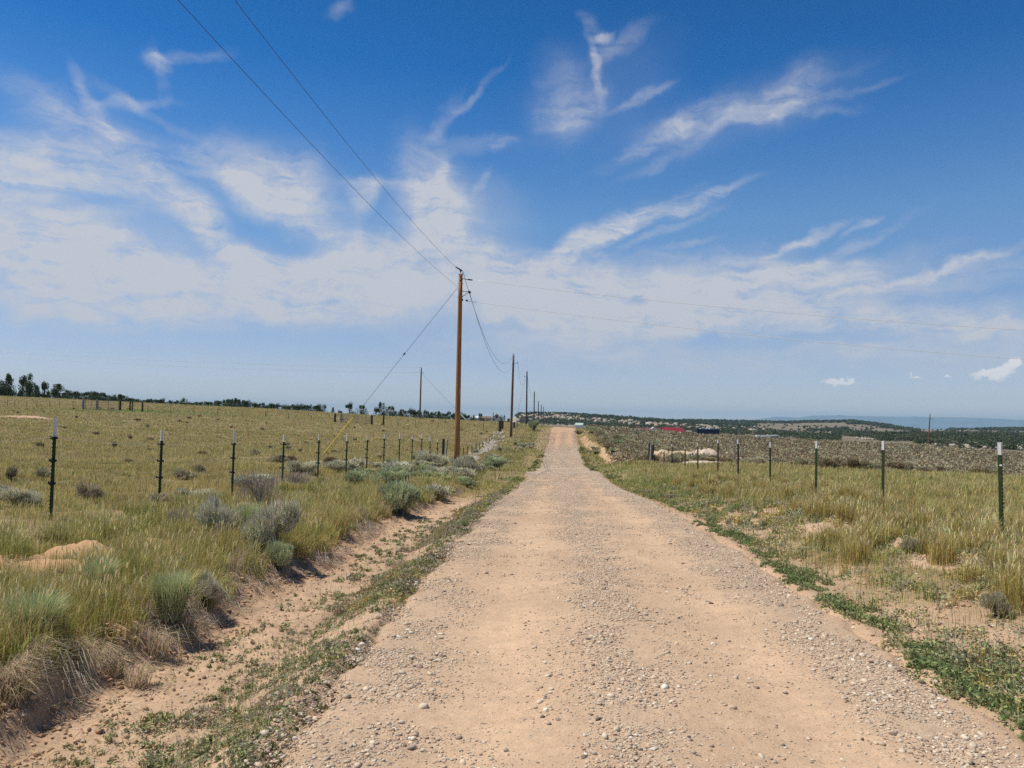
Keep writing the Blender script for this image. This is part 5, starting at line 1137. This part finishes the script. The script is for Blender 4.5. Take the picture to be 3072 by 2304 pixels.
def gabled(name, label, px, pbase, y, w, d, h, rise, wall, roof, rz=0, axis='x', eave=.4, windows=(), trim=None, zoff=None):
    b_ = P(px, pbase, y); r = empty(name, (b_.x, y, b_.z if zoff is None else zoff), R(rz)); e = MB()
    if axis == 'x':   # ridge along x
        e.add([(-w/2, -d/2, -3), (w/2, -d/2, -3), (w/2, d/2, -3), (-w/2, d/2, -3), (-w/2, -d/2, h), (w/2, -d/2, h), (w/2, d/2, h), (-w/2, d/2, h), (-w/2, 0, h + rise), (w/2, 0, h + rise)], [(0, 1, 5, 4), (2, 3, 7, 6), (1, 2, 6, 9, 5), (3, 0, 4, 8, 7)])
        s_ = rise / (d / 2); q = MB()
        for sg in (-1, 1):
            y0 = sg * (d/2 + eave); z0 = h - s_ * eave; q.add([(-w/2 - eave, y0, z0), (w/2 + eave, y0, z0), (w/2 + eave, 0, h + rise), (-w/2 - eave, 0, h + rise), (-w/2 - eave, y0, z0 + .18), (w/2 + eave, y0, z0 + .18), (w/2 + eave, 0, h + rise + .18), (-w/2 - eave, 0, h + rise + .18)], [(0, 1, 2, 3), (4, 5, 6, 7), (0, 1, 5, 4), (1, 2, 6, 5), (3, 0, 4, 7)])
    else:             # ridge along y, gable to the camera
        e.add([(-w/2, -d/2, -3), (w/2, -d/2, -3), (w/2, d/2, -3), (-w/2, d/2, -3), (-w/2, -d/2, h), (w/2, -d/2, h), (w/2, d/2, h), (-w/2, d/2, h), (0, -d/2, h + rise), (0, d/2, h + rise)], [(0, 1, 5, 8, 4), (2, 3, 7, 9, 6), (1, 2, 6, 5), (3, 0, 4, 7)])
        s_ = rise / (w / 2); q = MB()
        for sg in (-1, 1):
            x0 = sg * (w/2 + eave); z0 = h - s_ * eave; q.add([(x0, -d/2 - eave, z0), (x0, d/2 + eave, z0), (0, d/2 + eave, h + rise), (0, -d/2 - eave, h + rise), (x0, -d/2 - eave, z0 + .3), (x0, d/2 + eave, z0 + .3), (0, d/2 + eave, h + rise + .3), (0, -d/2 - eave, h + rise + .3)], [(0, 1, 2, 3), (4, 5, 6, 7), (0, 1, 5, 4), (1, 2, 6, 5), (3, 0, 4, 7)])
    e.build('wall', wall, r); q.build('roof', roof, r)
    for (wx, wz, ww, wh) in windows:
        m_ = MB(); m_.box(wx - ww/2 - .12, wx + ww/2 + .12, -d/2 - .08, -d/2 - .003, wz - wh/2 - .12, wz + wh/2 + .12); f_ = m_.build('window', trim or M_trim, r); m_ = MB(); m_.box(wx - ww/2, wx + ww/2, -d/2 - .10, -d/2 - .082, wz - wh/2, wz + wh/2); m_.build('pane', M_glass, f_)
    if trim and axis == 'x':
        m_ = MB(); m_.box(-w/2 - eave - .05, w/2 + eave + .05, -d/2 - eave - .12, -d/2 - eave - .003, h - s_ * eave - .10, h - s_ * eave + .24); m_.build('fascia', trim, r)
    tag(r, label, 'house' if 'house' in name else 'building'); return r
Y1 = 560; u_ = Y1 / FPX
hr = gabled('gabled_house', 'pale gabled house with brown roofs among the junipers behind the left field', 1490, 1263, Y1, 30 * u_, 9, 7 * u_, 14 * u_, M_wallw, M_roofb, 4, 'y', 1.0, ((0, 3.0, 1.6, 2.0), (-2, .9, 1.2, 1.2)))
for (x0, x1, z1, rise, yy_) in ((-54 * u_, -16 * u_, 9 * u_, 5 * u_, 3.5),):
    e = MB(); e.box(x0, x1, yy_ - 4, yy_ + 4, -3, z1); e.build('wing', M_wallw, hr)
    q = MB(); q.add([(x0 - .6, yy_ - 4.6, z1 - .1), (x1, yy_ - 4.6, z1 - .1), (x1, yy_ + 4.6, z1 - .1), (x0 - .6, yy_ + 4.6, z1 - .1), (x0 + 3, yy_, z1 + rise), (x1, yy_, z1 + rise)], [(0, 1, 5, 4), (2, 3, 4, 5), (3, 0, 4), (1, 2, 5), (0, 3, 2, 1)]); q.build('wing_roof', M_roofb, hr)
e = MB(); e.box(-12 * u_, -9.5 * u_, 1, 2.4, 10 * u_, 25 * u_); e.build('chimney', M_wallt, hr)
gabled('white_shed', 'low white roofed shed left of the pale gabled house', 1426, 1259, 420, 15 * 420 / FPX, 4, .9, .9, M_wallw, M_trim, 3, 'x', .3)
Y2 = 330; u_ = Y2 / FPX
gabled('ranch_house', 'long low ranch house with a maroon roof and white eaves', 1958, 1296, Y2 + 14, 82 * u_, 10, 7 * u_, 5 * u_, M_wallt, M_roofm, -3, 'x', .6, ((-4.2, .6, 1.0, 1.0), (-2.4, .6, 1.0, 1.0), (4.2, .6, 1.2, 1.0)), M_trim)
gabled('ranch_porch', 'white gabled porch in front of the long ranch house', 1960, 1296, Y2 + 7, 15 * u_, 3.0, 8 * u_, 5.2 * u_, M_trim, M_trim, 0, 'y', .25)
br_ = gabled('barn', 'barn with a dark red metal roof and a pale gable end', 2016, 1303, Y2, 60 * u_, 7.5, 4.5 * u_, 15.5 * u_, M_wallt, M_roofr, 14, 'x', .35)
gabled('low_trailer', 'low grey flatbed trailer parked right of the red-roofed barn', 2066, 1300, Y2, 16 * u_, 2.2, 4.6 * u_, .3, M_wallt, M_wallt, 0, 'x', .05)
Y3 = 320; u_ = Y3 / FPX
r = empty('blue_shed', (P(2121, 1306, Y3).x, Y3, P(2121, 1306, Y3).z), R(1)); e = MB(); e.box(-33 * u_, 33 * u_, -2, 2, -2, 17 * u_); e.build('wall', M_blue, r)
e = MB(); e.box(-34 * u_, 34 * u_, -2.3, 2.3, 17 * u_ + .003, 18.5 * u_); e.build('roof', M_blue, r)
for (x0, x1) in ((-20, -6), (-4, 3), (6, 24)): e = MB(); e.box(x0 * u_, x1 * u_, -1.2, 1.2, 18.5 * u_ + .003, 20.6 * u_); e.build('tarpaulin', M_trim, r)
for k_ in range(-30, 31, 6): e = MB(); e.box((k_ - .3) * u_, (k_ + .3) * u_, -2.05, -2.003, -2, 16.5 * u_); e.build('rib', M_blue, r)
tag(r, 'long dark blue shed with white tarpaulins on its roof', 'shed')
Y4 = 260; u_ = Y4 / FPX
r = empty('lean_to_shed', (P(2308, 1318, Y4).x, Y4, P(2308, 1318, Y4).z), R(-4)); e = MB(); e.add([(-22*u_, -2, -2), (22*u_, -2, -2), (22*u_, 3, -2), (-22*u_, 3, -2), (-22*u_, -2, 6*u_), (22*u_, -2, 9.5*u_), (22*u_, 3, 11.5*u_), (-22*u_, 3, 8*u_)], [(0, 1, 5, 4), (1, 2, 6, 5), (2, 3, 7, 6), (3, 0, 4, 7)]); e.build('wall', M_dark, r)
e = MB(); e.add([(-25*u_, -2.6, 6*u_), (25*u_, -2.6, 10*u_), (25*u_, 3.4, 13*u_), (-25*u_, 3.4, 9*u_), (-25*u_, -2.6, 6*u_ + .12), (25*u_, -2.6, 10*u_ + .12), (25*u_, 3.4, 13*u_ + .12), (-25*u_, 3.4, 9*u_ + .12)], [(0, 3, 2, 1), (4, 5, 6, 7), (0, 1, 5, 4), (1, 2, 6, 5), (2, 3, 7, 6), (3, 0, 4, 7)]); e.build('roof', mat('grey_sheet_roof', (.20, .22, .21), .5), r); tag(r, 'low dark shed with a sloping grey roof at the edge of the right flat', 'shed')
r = empty('camper_trailer', (P(2275, 1314, Y4).x, Y4, P(2275, 1314, Y4).z)); e = MB(); e.prism([(-7*u_, -1), (7*u_, -1), (7*u_, 1), (-7*u_, 1)], -1, 5*u_); e.prism([(-6*u_, -.9), (5*u_, -.9), (5*u_, .9), (-6*u_, .9)], 5*u_ + .002, 8.5*u_); e.build('body', M_trim, r)
e = MB(); e.box(-4*u_, 2*u_, -1.03, -1.002, 2*u_, 4*u_); e.build('window', M_glass, r); tag(r, 'small white camper beside the low dark shed', 'trailer')
gabled('hillside_shed', 'small pale green shed with a white side beyond the road crest', 1738, 1287, 300, 22 * 300 / FPX, 3.5, 1.4, .8, M_trim, M_grn, -12, 'x', .15)
r = empty('plastic_barrel', (P(2044, 1353, 74).x, 74, P(2044, 1355, 74).z)); e = MB(); e.tube([(-.16, 0, 0), (-.14, 0, .02), (.14, 0, .02), (.16, 0, 0)], [.09, .11, .11, .09], 12); e.build('drum', M_white, r, True); e = MB(); e.tube([(.16, 0, 0), (.18, 0, 0)], .03, 8); e.build('cap', M_black, r); tag(r, 'small white drum lying on top of the dirt heaps', 'drum')
r.location.z = gz(r.location.x, 74) + .10

# ------------------------------------------------------------------ clods, sticks and litter on the cut and in the ditch (stuff)
n = 9000; yy = 3.0 * (30 / 3.0) ** rng.random(n); t0 = toe(yy); uu = t0 + np.where(rng.random(n) < .72, rng.normal(-.12, .22, n), rng.uniform(-.2, 1.2, n)); xx = uu + road_c(yy)
dp = np.array([(.46, .29, .165), (.50, .33, .20), (.42, .27, .16), (.53, .37, .24), (.36, .22, .13), (.48, .31, .18), (.30, .19, .12), (.55, .42, .30)])
stones(n, xx, yy, np.clip(np.exp(rng.normal(math.log(.016), .6, n)), .006, .055), 'dirt_clods', 'crumbled reddish dirt clods along the foot of the cut bank', .3, H, dp, (.4, .8))
n = 9000; yy = 3.0 * (22 / 3.0) ** rng.random(n); uu = rng.uniform(2.05, 6.0, n); xx = uu + road_c(yy)
stones(n, xx, yy, np.clip(np.exp(rng.normal(math.log(.018), .55, n)), .006, .07), 'verge_clods', 'small clods of pale dirt on the right verge', .3, H, dp * 1.08, (.35, .7))
lit = Veg(); n = 5200
yy = 3.0 * (20 / 3.0) ** rng.random(n); uu = np.where(rng.random(n) < .6, rng.uniform(-4.0, -1.7, n), rng.uniform(2.1, 6.5, n)); xx = uu + road_c(yy); p = on(xx, yy); p[:, 2] += .006
a_ = rng.uniform(0, 6.283, n); L_ = rng.uniform(.04, .22, n); d = np.stack([np.cos(a_), np.sin(a_), 0 * a_], 1); e = np.stack([-np.sin(a_), np.cos(a_), 0 * a_], 1) * (np.maximum(.0016, yy * .00028))[:, None]
q = on(xx + d[:, 0] * L_, yy + d[:, 1] * L_); q[:, 2] += rng.uniform(.004, .03, n); mid = (p + q) / 2; mid[:, 2] += rng.uniform(0, .015, n)
V = np.stack([p - e, p + e, mid + e + [0, 0, .004], mid - e + [0, 0, .004], q], 1).reshape(-1, 3); k = np.arange(n)[:, None] * 5
lit.add(V, np.concatenate([k + [0, 1, 2], k + [0, 2, 3], k + [3, 2, 4]]), np.repeat(jit(np.array((.46, .38, .28)), n, .3), 5, 0))
# dry stalks standing on the right verge and in the weed strip
n = 1500; yy = 3.4 * (24 / 3.4) ** rng.random(n); uu = np.where(rng.random(n) < .3, rng.normal(-2.3, .25, n), rng.uniform(2.5, 7, n)); p = on(uu + road_c(yy), yy)
lit.blades(p, rng.uniform(.10, .34, n), np.maximum(.0035, yy * .0005), np.clip(rng.normal(.35, .25, n), 0, .95), rng.uniform(0, 6.28, n), jit(np.array((.56, .47, .32)), n, .25), True)
# roots and dead stems hanging down the cut
n = 2600; yy = 3.0 * (26 / 3.0) ** rng.random(n); cl = vnoise(yy * 1.6, yy * 0, 301); k = rng.random(n) < sstep(.35, .7, cl); yy = yy[k]; n = len(yy); t0 = toe(yy); p = on(t0 - rng.uniform(.05, .5, n) + road_c(yy), yy); p[:, 2] += .02
a_ = rng.normal(0, .5, n); L_ = rng.uniform(.10, .34, n); dx = np.stack([np.cos(a_), np.sin(a_), 0 * a_], 1); e = np.stack([-np.sin(a_), np.cos(a_), 0 * a_], 1) * (np.maximum(.0022, yy * .0003))[:, None]
m_ = p + dx * (L_ * .55)[:, None] + np.array([0, 0, 1.]) * rng.uniform(.0, .06, n)[:, None]; q = p + dx * L_[:, None]; q[:, 2] = np.maximum(H(q[:, 0], q[:, 1]) + .005, p[:, 2] - L_ * .8)
V = np.stack([p - e, p + e, m_ + e, m_ - e, q], 1).reshape(-1, 3); kk_ = np.arange(n)[:, None] * 5
lit.add(V, np.concatenate([kk_ + [0, 1, 2], kk_ + [0, 2, 3], kk_ + [3, 2, 4]]), np.repeat(jit(np.array((.58, .50, .38)), n, .28), 5, 0))
tag(lit.build('dry_litter', M_grass), 'dead stems, sticks and roots littering the bank and verges', 'litter', kind='stuff')

# ------------------------------------------------------------------ haze
e = MB(); e.box(-32000, 32000, -31000, 32000, -75, 540); hz = e.build('haze', bpy.data.materials.new('thin_blue_haze'))
hm = hz.data.materials[0]; hm.use_nodes = True; hn = hm.node_tree; hn.nodes.remove(hn.nodes['Principled BSDF'])
pv = hn.nodes.new('ShaderNodeVolumePrincipled'); pv.inputs['Color'].default_value = (.52, .80, 1.0, 1); pv.inputs['Density'].default_value = 6.5e-5; pv.inputs['Anisotropy'].default_value = 0.0
hn.links.new(pv.outputs[0], hn.nodes['Material Output'].inputs['Volume']); hz.display_type = 'WIRE'; tag(hz, 'thin blue haze over the whole plain', 'haze', kind='stuff')
